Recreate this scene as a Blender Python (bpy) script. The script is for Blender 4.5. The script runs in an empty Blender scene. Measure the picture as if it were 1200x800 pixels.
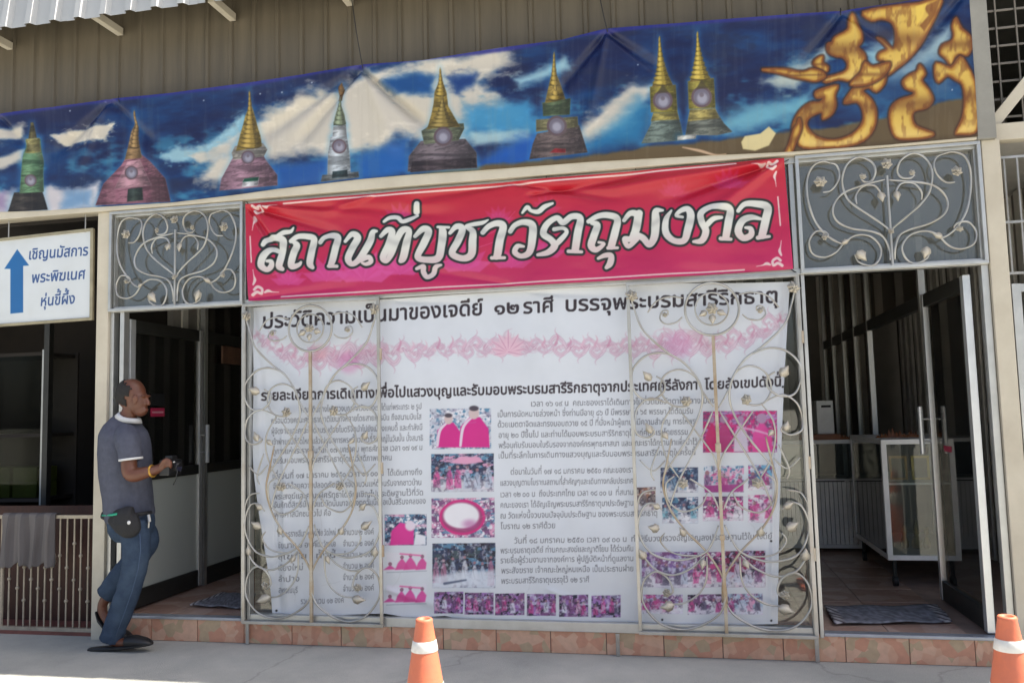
import bpy, bmesh, math, random
import numpy as np
from mathutils import Vector, Matrix, noise as mnoise
from mathutils.geometry import tessellate_polygon
# ------------------------------------------------------------------ camera
S = 0.84
FPX = 978.147
CAM = np.array([3.27616, -5.88553, 1.66533]) * S
YAW, PITCH, ROLL = map(math.radians, (11.41209, 4.91163, -1.45570))
def cam_rows(y, p, r):
    cy, sy, cp, sp, cr, sr = math.cos(y), math.sin(y), math.cos(p), math.sin(p), math.cos(r), math.sin(r)
    f = np.array([-sy*cp, cy*cp, sp]); rt = np.array([cy, sy, 0.0]); up = np.cross(rt, f)
    return np.array([cr*rt + sr*up, -sr*rt + cr*up, f])
MC = cam_rows(YAW, PITCH, ROLL)
sc = bpy.context.scene
col = sc.collection
cd = bpy.data.cameras.new('camera'); cam = bpy.data.objects.new('camera', cd); col.objects.link(cam)
cd.sensor_width = 36.0; cd.lens = FPX/1200*36.0; cd.clip_end = 2000; cd.clip_start = 0.05
mw = Matrix.Identity(4)
for i in range(3):
    mw[i][0] = MC[0][i]; mw[i][1] = MC[1][i]; mw[i][2] = -MC[2][i]; mw[i][3] = CAM[i]
cam.matrix_world = mw
sc.camera = cam
# ------------------------------------------------------------------ sky, sun, exposure
SUN = Vector((0.52, 0.105, 0.86)).normalized()        # direction towards the sun
wd = bpy.data.worlds.new('World'); sc.world = wd; wd.use_nodes = True
nt = wd.node_tree; bg = nt.nodes['Background']
sky = nt.nodes.new('ShaderNodeTexSky'); sky.sky_type = 'NISHITA'; sky.sun_disc = False
sky.sun_elevation = math.asin(SUN.z); sky.sun_rotation = math.atan2(SUN.x, SUN.y)
sky.dust_density = 4.0; sky.air_density = 0.8; sky.ozone_density = 0.6
nt.links.new(sky.outputs[0], bg.inputs[0]); bg.inputs[1].default_value = 0.095
sl = bpy.data.lights.new('sun', 'SUN'); sl.energy = 5.0; sl.angle = math.radians(0.53); sl.color = (1.0, 0.93, 0.82)
so = bpy.data.objects.new('sun', sl); col.objects.link(so)
so.rotation_euler = SUN.to_track_quat('Z', 'Y').to_euler(); so.location = (8, 3, 14)
sc.view_settings.view_transform = 'Standard'; sc.view_settings.look = 'None'
sc.view_settings.gamma = 1.0; sc.view_settings.use_curve_mapping = False
sc.view_settings.exposure = 1.45
sc.cycles.max_bounces = 8; sc.cycles.diffuse_bounces = 5; sc.cycles.transparent_max_bounces = 12
sc.cycles.sample_clamp_indirect = 6.0
# ------------------------------------------------------------------ photo pixel -> place
def ray(u, v): return MC.T @ np.array([(u-600)/FPX, -(v-400)/FPX, 1.0])
def onY(u, v, Y=0.0): d = ray(u, v); return CAM + d*(Y-CAM[1])/d[1]
def onZ(u, v, Z=0.0): d = ray(u, v); return CAM + d*(Z-CAM[2])/d[2]
def onX(u, v, X=0.0): d = ray(u, v); return CAM + d*(X-CAM[0])/d[0]
def onYv(U, V, Y):                                     # arrays
    x = (U-600)/FPX; y = -(V-400)/FPX
    D = x[..., None]*MC[0] + y[..., None]*MC[1] + MC[2]
    t = (Y-CAM[1])/D[..., 1]
    return CAM + D*t[..., None]
# ------------------------------------------------------------------ materials
MATS = {}
def lin(c):
    return tuple((x/12.92 if x <= 0.04045 else ((x+0.055)/1.055)**2.4) for x in [k/255.0 for k in c])
def mat(name, color, rough=0.6, metal=0.0, var=0.0, scale=8.0, bump=0.0, bscale=60.0, spec=0.5, coord='Object', color2=None, stretch=(1, 1, 1), detail=6):
    if name in MATS: return MATS[name]
    m = bpy.data.materials.new(name); m.use_nodes = True; MATS[name] = m
    n = m.node_tree.nodes; L = m.node_tree.links; b = n['Principled BSDF']
    b.inputs['Base Color'].default_value = (*color, 1); b.inputs['Roughness'].default_value = rough
    b.inputs['Metallic'].default_value = metal
    b.inputs['Specular IOR Level'].default_value = spec
    tc = n.new('ShaderNodeTexCoord'); mp = n.new('ShaderNodeMapping'); mp.inputs['Scale'].default_value = stretch
    L.new(tc.outputs[coord], mp.inputs[0])
    if var > 0 or color2 is not None:
        nz = n.new('ShaderNodeTexNoise'); nz.inputs['Scale'].default_value = scale; nz.inputs['Detail'].default_value = detail; nz.inputs['Roughness'].default_value = 0.65
        L.new(mp.outputs[0], nz.inputs['Vector'])
        rp = n.new('ShaderNodeValToRGB')
        c2 = color2 if color2 is not None else tuple(x*(1-var) for x in color)
        c1 = color if color2 is not None else tuple(min(1, x*(1+var)) for x in color)
        rp.color_ramp.elements[0].position = 0.32; rp.color_ramp.elements[1].position = 0.68
        rp.color_ramp.elements[0].color = (*c2, 1); rp.color_ramp.elements[1].color = (*c1, 1)
        L.new(nz.outputs[0], rp.inputs[0]); L.new(rp.outputs[0], b.inputs['Base Color'])
        mr = n.new('ShaderNodeMapRange'); mr.inputs[3].default_value = max(0, rough-0.12); mr.inputs[4].default_value = min(1, rough+0.12)
        L.new(nz.outputs[0], mr.inputs[0]); L.new(mr.outputs[0], b.inputs['Roughness'])
    if bump > 0:
        bz = n.new('ShaderNodeTexNoise'); bz.inputs['Scale'].default_value = bscale; bz.inputs['Detail'].default_value = 5
        L.new(mp.outputs[0], bz.inputs['Vector'])
        bp = n.new('ShaderNodeBump'); bp.inputs['Strength'].default_value = bump; bp.inputs['Distance'].default_value = 0.01
        L.new(bz.outputs[0], bp.inputs['Height']); L.new(bp.outputs[0], b.inputs['Normal'])
    return m
def glass_mat(name, tint=(0.9, 0.93, 0.92), opacity=0.0, refl=1.0, rough=0.02):
    if name in MATS: return MATS[name]
    m = bpy.data.materials.new(name); m.use_nodes = True; MATS[name] = m
    n = m.node_tree.nodes; L = m.node_tree.links; n.remove(n['Principled BSDF']); out = n['Material Output']
    tr = n.new('ShaderNodeBsdfTransparent'); tr.inputs[0].default_value = (*tint, 1)
    gl = n.new('ShaderNodeBsdfGlossy'); gl.inputs['Roughness'].default_value = rough; gl.inputs[0].default_value = (1.0, 0.96, 0.91, 1)
    fr = n.new('ShaderNodeFresnel'); fr.inputs[0].default_value = 1.5
    mu = n.new('ShaderNodeMath'); mu.operation = 'MULTIPLY'; mu.inputs[1].default_value = refl
    mu.use_clamp = True
    L.new(fr.outputs[0], mu.inputs[0])
    mx = n.new('ShaderNodeMixShader'); L.new(mu.outputs[0], mx.inputs[0])
    if opacity > 0:
        df = n.new('ShaderNodeBsdfDiffuse'); df.inputs[0].default_value = (0.50, 0.53, 0.49, 1)
        m2 = n.new('ShaderNodeMixShader'); m2.inputs[0].default_value = opacity
        L.new(tr.outputs[0], m2.inputs[1]); L.new(df.outputs[0], m2.inputs[2]); L.new(m2.outputs[0], mx.inputs[1])
    else:
        L.new(tr.outputs[0], mx.inputs[1])
    L.new(gl.outputs[0], mx.inputs[2]); L.new(mx.outputs[0], out.inputs[0])
    return m
def print_mat(name, rough=0.45, spec=0.4, weave=0.15):
    if name in MATS: return MATS[name]
    m = bpy.data.materials.new(name); m.use_nodes = True; MATS[name] = m
    n = m.node_tree.nodes; L = m.node_tree.links; b = n['Principled BSDF']
    a = n.new('ShaderNodeVertexColor'); a.layer_name = 'print'
    nz = n.new('ShaderNodeTexNoise'); nz.inputs['Scale'].default_value = 5.0; nz.inputs['Detail'].default_value = 8
    tc = n.new('ShaderNodeTexCoord'); L.new(tc.outputs['Object'], nz.inputs['Vector'])
    mr = n.new('ShaderNodeMapRange'); mr.inputs[3].default_value = 0.86; mr.inputs[4].default_value = 1.06
    L.new(nz.outputs[0], mr.inputs[0])
    mx = n.new('ShaderNodeVectorMath'); mx.operation = 'SCALE'
    L.new(a.outputs[0], mx.inputs[0]); L.new(mr.outputs[0], mx.inputs['Scale']); L.new(mx.outputs[0], b.inputs['Base Color'])
    b.inputs['Roughness'].default_value = rough; b.inputs['Specular IOR Level'].default_value = spec
    if weave > 0:
        bz = n.new('ShaderNodeTexNoise'); bz.inputs['Scale'].default_value = 14.0; bz.inputs['Detail'].default_value = 6
        L.new(tc.outputs['Object'], bz.inputs['Vector'])
        bp = n.new('ShaderNodeBump'); bp.inputs['Strength'].default_value = weave; bp.inputs['Distance'].default_value = 0.02
        L.new(bz.outputs[0], bp.inputs['Height']); L.new(bp.outputs[0], b.inputs['Normal'])
    return m
# ------------------------------------------------------------------ object helpers
def tag(o, label=None, cat=None, group=None, kind=None):
    if label: o['label'] = label
    if cat: o['category'] = cat
    if group: o['group'] = group
    if kind: o['kind'] = kind
    return o
def empty(name, loc, label=None, cat=None, group=None, kind=None):
    o = bpy.data.objects.new(name, None); col.objects.link(o); o.location = loc; o.empty_display_size = 0.1
    return tag(o, label, cat, group, kind)
def link(name, me, material=None, parent=None):
    o = bpy.data.objects.new(name, me); col.objects.link(o)
    if material is not None and len(me.materials) == 0: me.materials.append(material)
    if parent is not None:
        o.parent = parent
        o.matrix_parent_inverse = Matrix.Translation(-WLOC(parent))
    return o
def WLOC(o):
    v = Vector(o.location)
    return v if o.parent is None else v + Vector((0, 0, 0))
class MB:
    def __init__(s): s.v = []; s.f = []
    def add(s, vs, fs):
        k = len(s.v); s.v += [tuple(map(float, p)) for p in vs]; s.f += [tuple(i+k for i in f) for f in fs]; return s
    def box(s, x0, x1, y0, y1, z0, z1, b=0.0):
        if b > 0:
            bm = bmesh.new(); bmesh.ops.create_cube(bm, size=1.0)
            for w in bm.verts: w.co = ((x0+x1)/2+w.co.x*(x1-x0), (y0+y1)/2+w.co.y*(y1-y0), (z0+z1)/2+w.co.z*(z1-z0))
            bmesh.ops.bevel(bm, geom=bm.edges[:], offset=b, segments=2, affect='EDGES', profile=0.6)
            bm.verts.index_update()
            s.add([w.co[:] for w in bm.verts], [[w.index for w in f.verts] for f in bm.faces]); bm.free(); return s
        return s.add([(x0,y0,z0),(x1,y0,z0),(x1,y1,z0),(x0,y1,z0),(x0,y0,z1),(x1,y0,z1),(x1,y1,z1),(x0,y1,z1)],
                     [(0,3,2,1),(4,5,6,7),(0,1,5,4),(1,2,6,5),(2,3,7,6),(3,0,4,7)])
    def beam(s, p, q, w, h):                           # a straight bar between two points
        p, q = Vector(p), Vector(q); d = (q-p).normalized()
        up = Vector((0, 0, 1)) if abs(d.z) < 0.9 else Vector((0, 1, 0))
        a = d.cross(up).normalized()*w/2; b = d.cross(a).normalized()*h/2
        vs = [p-a-b, p+a-b, p+a+b, p-a+b, q-a-b, q+a-b, q+a+b, q-a+b]
        return s.add([v[:] for v in vs], [(0,3,2,1),(4,5,6,7),(0,1,5,4),(1,2,6,5),(2,3,7,6),(3,0,4,7)])
    def tube(s, pts, r, sides=6, cap=True):
        P = [Vector(p) for p in pts]; n = len(P); R = r if hasattr(r, '__len__') else [r]*n
        prev = None; rings = []
        for i in range(n):
            t = (P[min(i+1, n-1)]-P[max(i-1, 0)])
            t = t.normalized() if t.length > 1e-9 else Vector((0, 0, 1))
            if prev is None:
                ref = Vector((0, 1, 0)) if abs(t.y) < 0.9 else Vector((1, 0, 0))
                a = t.cross(ref).normalized()
            else:
                a = (prev - t*prev.dot(t)).normalized()
            b = t.cross(a); prev = a
            rings.append([P[i] + (a*math.cos(2*math.pi*k/sides) + b*math.sin(2*math.pi*k/sides))*R[i] for k in range(sides)])
        vs = [v[:] for g in rings for v in g]; fs = []
        for i in range(n-1):
            for k in range(sides):
                k2 = (k+1) % sides
                fs.append((i*sides+k, i*sides+k2, (i+1)*sides+k2, (i+1)*sides+k))
        if cap:
            fs.append(tuple(range(sides-1, -1, -1))); fs.append(tuple((n-1)*sides+k for k in range(sides)))
        return s.add(vs, fs)
    def lathe(s, prof, c=(0, 0, 0), n=28, cap=True):
        vs = []; fs = []
        for (r, z) in prof:
            for k in range(n): vs.append((c[0]+r*math.cos(2*math.pi*k/n), c[1]+r*math.sin(2*math.pi*k/n), c[2]+z))
        for i in range(len(prof)-1):
            for k in range(n):
                k2 = (k+1) % n; fs.append((i*n+k, i*n+k2, (i+1)*n+k2, (i+1)*n+k))
        if cap:
            fs.append(tuple(range(n-1, -1, -1))); fs.append(tuple((len(prof)-1)*n+k for k in range(n)))
        return s.add(vs, fs)
    def ell(s, c, r, n=16, m=10, rot=None):
        vs = []; fs = []
        for i in range(m+1):
            th = math.pi*i/m
            for k in range(n):
                ph = 2*math.pi*k/n
                p = Vector((r[0]*math.sin(th)*math.cos(ph), r[1]*math.sin(th)*math.sin(ph), r[2]*math.cos(th)))
                if rot is not None: p = rot @ p
                vs.append((c[0]+p.x, c[1]+p.y, c[2]+p.z))
        for i in range(m):
            for k in range(n):
                k2 = (k+1) % n; fs.append((i*n+k, (i+1)*n+k, (i+1)*n+k2, i*n+k2))
        return s.add(vs, fs)
    def rings(s, rings, cap=True):                     # list of equal-length loops
        n = len(rings[0]); vs = [p for g in rings for p in g]; fs = []
        for i in range(len(rings)-1):
            for k in range(n):
                k2 = (k+1) % n; fs.append((i*n+k, i*n+k2, (i+1)*n+k2, (i+1)*n+k))
        if cap:
            fs.append(tuple(range(n-1, -1, -1))); fs.append(tuple((len(rings)-1)*n+k for k in range(n)))
        return s.add(vs, fs)
    def mesh(s, name, smooth=False, weld=False):
        me = bpy.data.meshes.new(name); me.from_pydata(s.v, [], s.f); me.update()
        bm = bmesh.new(); bm.from_mesh(me)
        if weld: bmesh.ops.remove_doubles(bm, verts=bm.verts[:], dist=1e-5)
        bmesh.ops.recalc_face_normals(bm, faces=bm.faces[:]); bm.to_mesh(me); bm.free()
        if smooth: me.polygons.foreach_set('use_smooth', [True]*len(me.polygons))
        return me
    def build(s, name, material, parent=None, smooth=False, weld=False):
        return link(name, s.mesh(name, smooth, weld), material, parent)
def box(name, m, parent, *d, b=0.0): return MB().box(*d, b=b).build(name, m, parent)
def spline(pts, n=8, closed=False):                    # Catmull-Rom through points of any dimension
    P = np.array(pts, float); k = len(P)
    if k < 3 and not closed:
        return np.array([P[0]*(1-t)+P[-1]*t for t in np.linspace(0, 1, n+1)])
    out = []
    rng = range(k) if closed else range(k-1)
    for i in rng:
        if closed: p0, p1, p2, p3 = P[(i-1) % k], P[i], P[(i+1) % k], P[(i+2) % k]
        else: p0, p1, p2, p3 = P[max(i-1, 0)], P[i], P[i+1], P[min(i+2, k-1)]
        for t in np.linspace(0, 1, n, endpoint=False):
            out.append(0.5*((2*p1)+(p2-p0)*t+(2*p0-5*p1+4*p2-p3)*t*t+(3*p1-p0-3*p2+p3)*t**3))
    if not closed: out.append(P[-1])
    return np.array(out)
# ------------------------------------------------------------------ print shop: flat artwork for the banners and boards
rngn = np.random.default_rng(7)
def vnoise(X, Y, seed=0):
    r = np.random.default_rng(seed); T = r.random((64, 64)).astype(np.float32)
    xi = np.floor(X).astype(int); yi = np.floor(Y).astype(int); fx = X-xi; fy = Y-yi
    fx = fx*fx*(3-2*fx); fy = fy*fy*(3-2*fy)
    a = T[yi % 64, xi % 64]; b = T[yi % 64, (xi+1) % 64]; c = T[(yi+1) % 64, xi % 64]; d = T[(yi+1) % 64, (xi+1) % 64]
    return (a*(1-fx)+b*fx)*(1-fy)+(c*(1-fx)+d*fx)*fy
def fbm(X, Y, seed=0, oct=4):
    s = 0; a = 0.5; t = 0
    for i in range(oct):
        s = s+a*vnoise(X*(2**i)+13.7*i, Y*(2**i)+5.1*i, seed+i); t += a; a *= 0.55
    return s/t
def sm(a, b, x):
    t = np.clip((x-a)/(b-a), 0, 1); return t*t*(3-2*t)
class Art:
    def __init__(s, x0, y0, x1, y1, ss=2.0, base=(255, 255, 255)):
        s.x0, s.y0, s.ss = x0, y0, ss; s.W = int((x1-x0)*ss)+2; s.H = int((y1-y0)*ss)+2
        s.a = np.zeros((s.H, s.W, 3), np.float32); s.a[:] = base
        s.X, s.Y = np.meshgrid(x0+np.arange(s.W)/ss, y0+np.arange(s.H)/ss); s.X = s.X.astype(np.float32); s.Y = s.Y.astype(np.float32)
    def win(s, x0, y0, x1, y1):
        i0 = max(0, int((x0-s.x0)*s.ss)-1); i1 = min(s.W, int((x1-s.x0)*s.ss)+3)
        j0 = max(0, int((y0-s.y0)*s.ss)-1); j1 = min(s.H, int((y1-s.y0)*s.ss)+3)
        return (slice(j0, max(j0, j1)), slice(i0, max(i0, i1)))
    def mix(s, w, c, al):
        c = np.array(c, np.float32); s.a[w] = s.a[w]*(1-al[..., None]) + c*al[..., None]
    def sd(s, pts, w):                                 # signed distance to polygon (negative inside)
        P = np.array(pts, np.float32); X = s.X[w]; Y = s.Y[w]
        d = np.full(X.shape, 1e9, np.float32); ins = np.zeros(X.shape, bool)
        for i in range(len(P)):
            ax, ay = P[i]; bx, by = P[(i+1) % len(P)]; ex, ey = bx-ax, by-ay
            t = np.clip(((X-ax)*ex+(Y-ay)*ey)/(ex*ex+ey*ey+1e-9), 0, 1)
            d = np.minimum(d, (X-ax-t*ex)**2+(Y-ay-t*ey)**2)
            if ay != by:
                c = ((ay > Y) != (by > Y)) & (X < ex*(Y-ay)/(ey)+ax); ins ^= c
        d = np.sqrt(d); return np.where(ins, -d, d)
    def poly(s, pts, c, soft=0.5, alpha=1.0, warp=0.0, wscale=0.08, seed=3):
        P = np.array(pts); g = soft+warp+1
        w = s.win(P[:, 0].min()-g, P[:, 1].min()-g, P[:, 0].max()+g, P[:, 1].max()+g)
        if s.X[w].size == 0: return
        d = s.sd(pts, w)
        if warp: d = d+(fbm(s.X[w]*wscale, s.Y[w]*wscale*1.8, seed, 5)-0.5)*2*warp
        s.mix(w, c, alpha*(1-sm(-soft, soft, d)))
    def stroke(s, pts, c, grow=0.0, soft=0.45, alpha=1.0, smooth=6, c2=None):
        P = spline(pts, smooth) if smooth else np.array(pts, float)
        R = P[:, 2]/2+grow; m = R.max()+2
        w = s.win(P[:, 0].min()-m, P[:, 1].min()-m, P[:, 0].max()+m, P[:, 1].max()+m)
        X = s.X[w]; Y = s.Y[w]
        if X.size == 0: return
        d = np.full(X.shape, 1e9, np.float32); T = np.zeros(X.shape, np.float32)
        for i in range(len(P)-1):
            ax, ay = P[i, :2]; ex, ey = P[i+1, 0]-ax, P[i+1, 1]-ay
            t = np.clip(((X-ax)*ex+(Y-ay)*ey)/(ex*ex+ey*ey+1e-9), 0, 1)
            dn = np.hypot(X-ax-t*ex, Y-ay-t*ey)-(R[i]*(1-t)+R[i+1]*t)
            if c2 is not None: T = np.where(dn < d, (i+t)/(len(P)-1), T)
            d = np.minimum(d, dn)
        if c2 is not None:
            al = alpha*(1-sm(-soft, soft, d)); k = (sm(.0, 1.0, T)**.9)[..., None]
            cc = np.array(c, np.float32)*(1-k)+np.array(c2, np.float32)*k; s.a[w] = s.a[w]*(1-al[..., None])+cc*al[..., None]; return
        s.mix(w, c, alpha*(1-sm(-soft, soft, d)))
    def disc(s, x, y, r, c, soft=0.5, alpha=1.0, ry=None):
        ry = ry or r; w = s.win(x-r-soft-1, y-ry-soft-1, x+r+soft+1, y+ry+soft+1)
        d = (np.hypot((s.X[w]-x)/r, (s.Y[w]-y)/ry)-1)*min(r, ry); s.mix(w, c, alpha*(1-sm(-soft, soft, d)))
    def glyphs(s, text, p0, p1, h, c, bold=0.0, shear=0.0, alpha=1.0):
        cs = contours(text); xs = np.concatenate([k[:, 0] for k in cs]); a, b = xs.min(), xs.max()
        p0 = np.array(p0, float); p1 = np.array(p1, float); e = (p1-p0)/(b-a); up = np.array([shear*h, -h])
        for grp in group_contours(cs):
            Q = []; sg = np.sign(area(grp[0]))
            for k in grp:
                k2 = offset_poly(k, bold*sg) if bold else k
                Q.append(p0+np.outer(k2[:, 0]-a, e)+np.outer(k2[:, 1], up))
            A = np.concatenate(Q); w = s.win(A[:, 0].min()-.6, A[:, 1].min()-.6, A[:, 0].max()+.6, A[:, 1].max()+.6)
            X = s.X[w]; Y = s.Y[w]
            if X.size == 0: continue
            cov = np.zeros(X.shape, np.float32); o = 0.25/s.ss
            for dx, dy in ((-o, -o), (o, -o), (-o, o), (o, o)):
                ins = np.zeros(X.shape, bool)
                for q in Q:
                    for i in range(len(q)):
                        ax, ay = q[i]; bx, by = q[(i+1) % len(q)]
                        if ay != by: ins ^= ((ay > Y+dy) != (by > Y+dy)) & (X+dx < (bx-ax)*(Y+dy-ay)/(by-ay)+ax)
                cov += ins*0.25
            s.mix(w, c, cov*alpha)
    def sample(s, U, V):
        x = np.clip((U-s.x0)*s.ss, 0, s.W-1.001); y = np.clip((V-s.y0)*s.ss, 0, s.H-1.001)
        i = x.astype(int); j = y.astype(int); fx = (x-i)[..., None]; fy = (y-j)[..., None]
        A = s.a
        c = (A[j, i]*(1-fx)+A[j, i+1]*fx)*(1-fy)+(A[j+1, i]*(1-fx)+A[j+1, i+1]*fx)*fy
        c = np.clip(c/255.0, 0, 1)
        return np.where(c <= 0.04045, c/12.92, ((c+0.055)/1.055)**2.4)
_gc = {}
UPV = 'ิีึืั็ํ'; TONE = '่้๊๋์'
def contours(text):
    if text in _gc: return _gc[text]
    cu = bpy.data.curves.new('lettering', 'FONT'); cu.body = text; cu.resolution_u = 3
    ob = bpy.data.objects.new('lettering', cu); col.objects.link(ob)
    dg = bpy.context.evaluated_depsgraph_get(); cv = ob.evaluated_get(dg).to_curve(dg)
    out = []
    for sp in cv.splines:
        ci = getattr(sp, 'character_index', 0); dz = 0.0; dx = 0.0
        if 0 < ci < len(text) and text[ci] in TONE and text[ci-1] in UPV: dz = 0.21
        P = []
        bp = sp.bezier_points
        if len(bp):
            n = len(bp)
            for i in range(n):
                a, b = bp[i], bp[(i+1) % n]
                straight = (a.handle_right-a.co).length < 1e-5 and (b.handle_left-b.co).length < 1e-5
                ts = [0.0] if straight else [0, .34, .67]
                for t in ts:
                    q = a.co*(1-t)**3+a.handle_right*3*t*(1-t)**2+b.handle_left*3*t*t*(1-t)+b.co*t**3
                    P.append((q.x+dx, q.y+dz))
        else:
            P = [(q.co.x+dx, q.co.y+dz) for q in sp.points]
        if len(P) > 2: out.append(np.array(P))
    bpy.data.objects.remove(ob); bpy.data.curves.remove(cu)
    _gc[text] = out
    return out
def area(P): return 0.5*np.sum(P[:, 0]*np.roll(P[:, 1], -1)-np.roll(P[:, 0], -1)*P[:, 1])
def inside(p, Q):
    c = False
    for i in range(len(Q)):
        a, b = Q[i], Q[(i+1) % len(Q)]
        if (a[1] > p[1]) != (b[1] > p[1]) and p[0] < (b[0]-a[0])*(p[1]-a[1])/(b[1]-a[1])+a[0]: c = not c
    return c
def group_contours(cs):
    big = max(cs, key=lambda k: abs(area(k))); sg = np.sign(area(big))
    outs = [[k] for k in cs if np.sign(area(k)) == sg]
    for k in cs:
        if np.sign(area(k)) != sg:
            for g in outs:
                if inside(k[0], g[0]): g.append(k); break
    return outs
def offset_poly(P, d):
    a = np.roll(P, 1, 0); b = np.roll(P, -1, 0)
    t = b-a; L = np.hypot(t[:, 0], t[:, 1])[:, None]+1e-9; t = t/L
    return P+np.stack([t[:, 1], -t[:, 0]], 1)*d
def polyl(pts, s):                                     # point along a polyline by x-parameter
    P = np.array(pts, float); xs = np.linspace(0, 1, len(P))
    L = np.concatenate([[0], np.cumsum(np.hypot(*np.diff(P, axis=0).T))]); L /= L[-1]
    return np.stack([np.interp(s, L, P[:, 0]), np.interp(s, L, P[:, 1])], -1)
def banner(name, art, top, bot, Y, nu, nv, disp, material, parent=None, ledge=None, redge=None, mname='print', sheet=None):
    s, t = np.meshgrid(np.linspace(0, 1, nu), np.linspace(0, 1, nv))
    T = polyl(top, s); B = polyl(bot, s)
    U = T[..., 0]*(1-t)+B[..., 0]*t; V = T[..., 1]*(1-t)+B[..., 1]*t
    if ledge is not None: U = U+ledge(t)*np.clip(1-s*8, 0, 1)**1.5
    if redge is not None: U = U+redge(t)*np.clip(1-(1-s)*8, 0, 1)**1.5
    P = onYv(U, V, Y)
    D = disp(U, V, s, t)
    P[..., 1] += D
    C = art.sample(U, V)
    return grid_mesh(name, P, C, material, parent)
def grid_mesh(name, P, C, material, parent=None):
    nv, nu = P.shape[:2]
    me = bpy.data.meshes.new(name); me.vertices.add(nu*nv); me.vertices.foreach_set('co', P.reshape(-1).astype(np.float32))
    i = np.arange(nu*nv).reshape(nv, nu); q = np.stack([i[1:, :-1], i[1:, 1:], i[:-1, 1:], i[:-1, :-1]], -1).reshape(-1, 4)
    me.loops.add(q.size); me.loops.foreach_set('vertex_index', q.reshape(-1).astype(np.int32))
    me.polygons.add(len(q)); me.polygons.foreach_set('loop_start', np.arange(0, q.size, 4, dtype=np.int32))
    me.polygons.foreach_set('use_smooth', np.ones(len(q), bool))
    me.update(); me.validate()
    at = me.color_attributes.new('print', 'FLOAT_COLOR', 'POINT')
    c4 = np.ones((nu*nv, 4), np.float32); c4[:, :3] = C.reshape(-1, 3); at.data.foreach_set('color', c4.reshape(-1))
    return link(name, me, material, parent)
# ------------------------------------------------------------------ shared materials
M_conc = mat('concrete', (0.27, 0.275, 0.26), 0.85, var=0.16, scale=1.7, bump=0.25, bscale=90)
M_alu = mat('aluminium', (0.50, 0.50, 0.48), 0.42, 0.75, var=0.12, scale=6)
M_aluw = mat('mill_aluminium', (0.66, 0.67, 0.67), 0.35, 0.6, var=0.1, scale=5)
M_dark = mat('bronze_aluminium', (0.035, 0.035, 0.032), 0.45, 0.3, var=0.2)
M_iron = mat('painted_iron', (0.47, 0.47, 0.455), 0.36, 0.6, color2=(0.35, 0.325, 0.28), scale=6)
M_bronze = mat('iron_patina', (0.46, 0.42, 0.35), 0.45, 0.4, color2=(0.31, 0.22, 0.13), scale=8)
M_leaf = mat('cast_leaf', (0.56, 0.545, 0.50), 0.5, 0.3, color2=(0.44, 0.37, 0.26), scale=25)
M_pillar = mat('cream_paint', (0.56, 0.51, 0.41), 0.75, color2=(0.47, 0.42, 0.33), scale=3.5, bump=0.12, bscale=40)
M_grey = mat('grey_paint', (0.26, 0.25, 0.22), 0.8, var=0.15, scale=4, bump=0.1)
M_clad = mat('cladding_paint', (0.138, 0.114, 0.079), 0.55, 0.0, color2=(0.098, 0.081, 0.056), scale=3.0, stretch=(5, 1, 0.35), bump=0.08, bscale=3)
M_fascia = mat('fascia_paint', (0.42, 0.43, 0.43), 0.5, 0.0, var=0.05, scale=3)
M_wall = mat('dark_wall', (0.20, 0.18, 0.155), 0.8, var=0.2, scale=2)
M_ceil = mat('ceiling', (0.5, 0.48, 0.44), 0.85, var=0.1)
M_glass = glass_mat('glass', (0.90, 0.93, 0.91), 0.02, 1.25)
M_tglass = glass_mat('transom_glass', (0.52, 0.52, 0.51), 0.16, 2.2, 0.02)
M_frost = glass_mat('frosted_panel', (0.5, 0.5, 0.5), 0.93, 0.8, 0.25)
M_black = mat('black_rubber', (0.012, 0.012, 0.012), 0.6, var=0.3)
M_white = mat('white_paint', (0.72, 0.72, 0.70), 0.5, var=0.06)
M_wire = mat('cable', (0.02, 0.02, 0.02), 0.6)
# key lines of the shopfront, metres
XL0, XL1 = -1.089, -1.000        # left pillar
XG1, XG2, XG3, XG4 = 0.0, 0.918, 2.454, 3.414
XR0, XR1 = 4.415, 4.513          # right pillar
ZF, ZL, ZB = 0.150, 2.142, 2.824 # floor, lintel, beam underside
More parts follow.
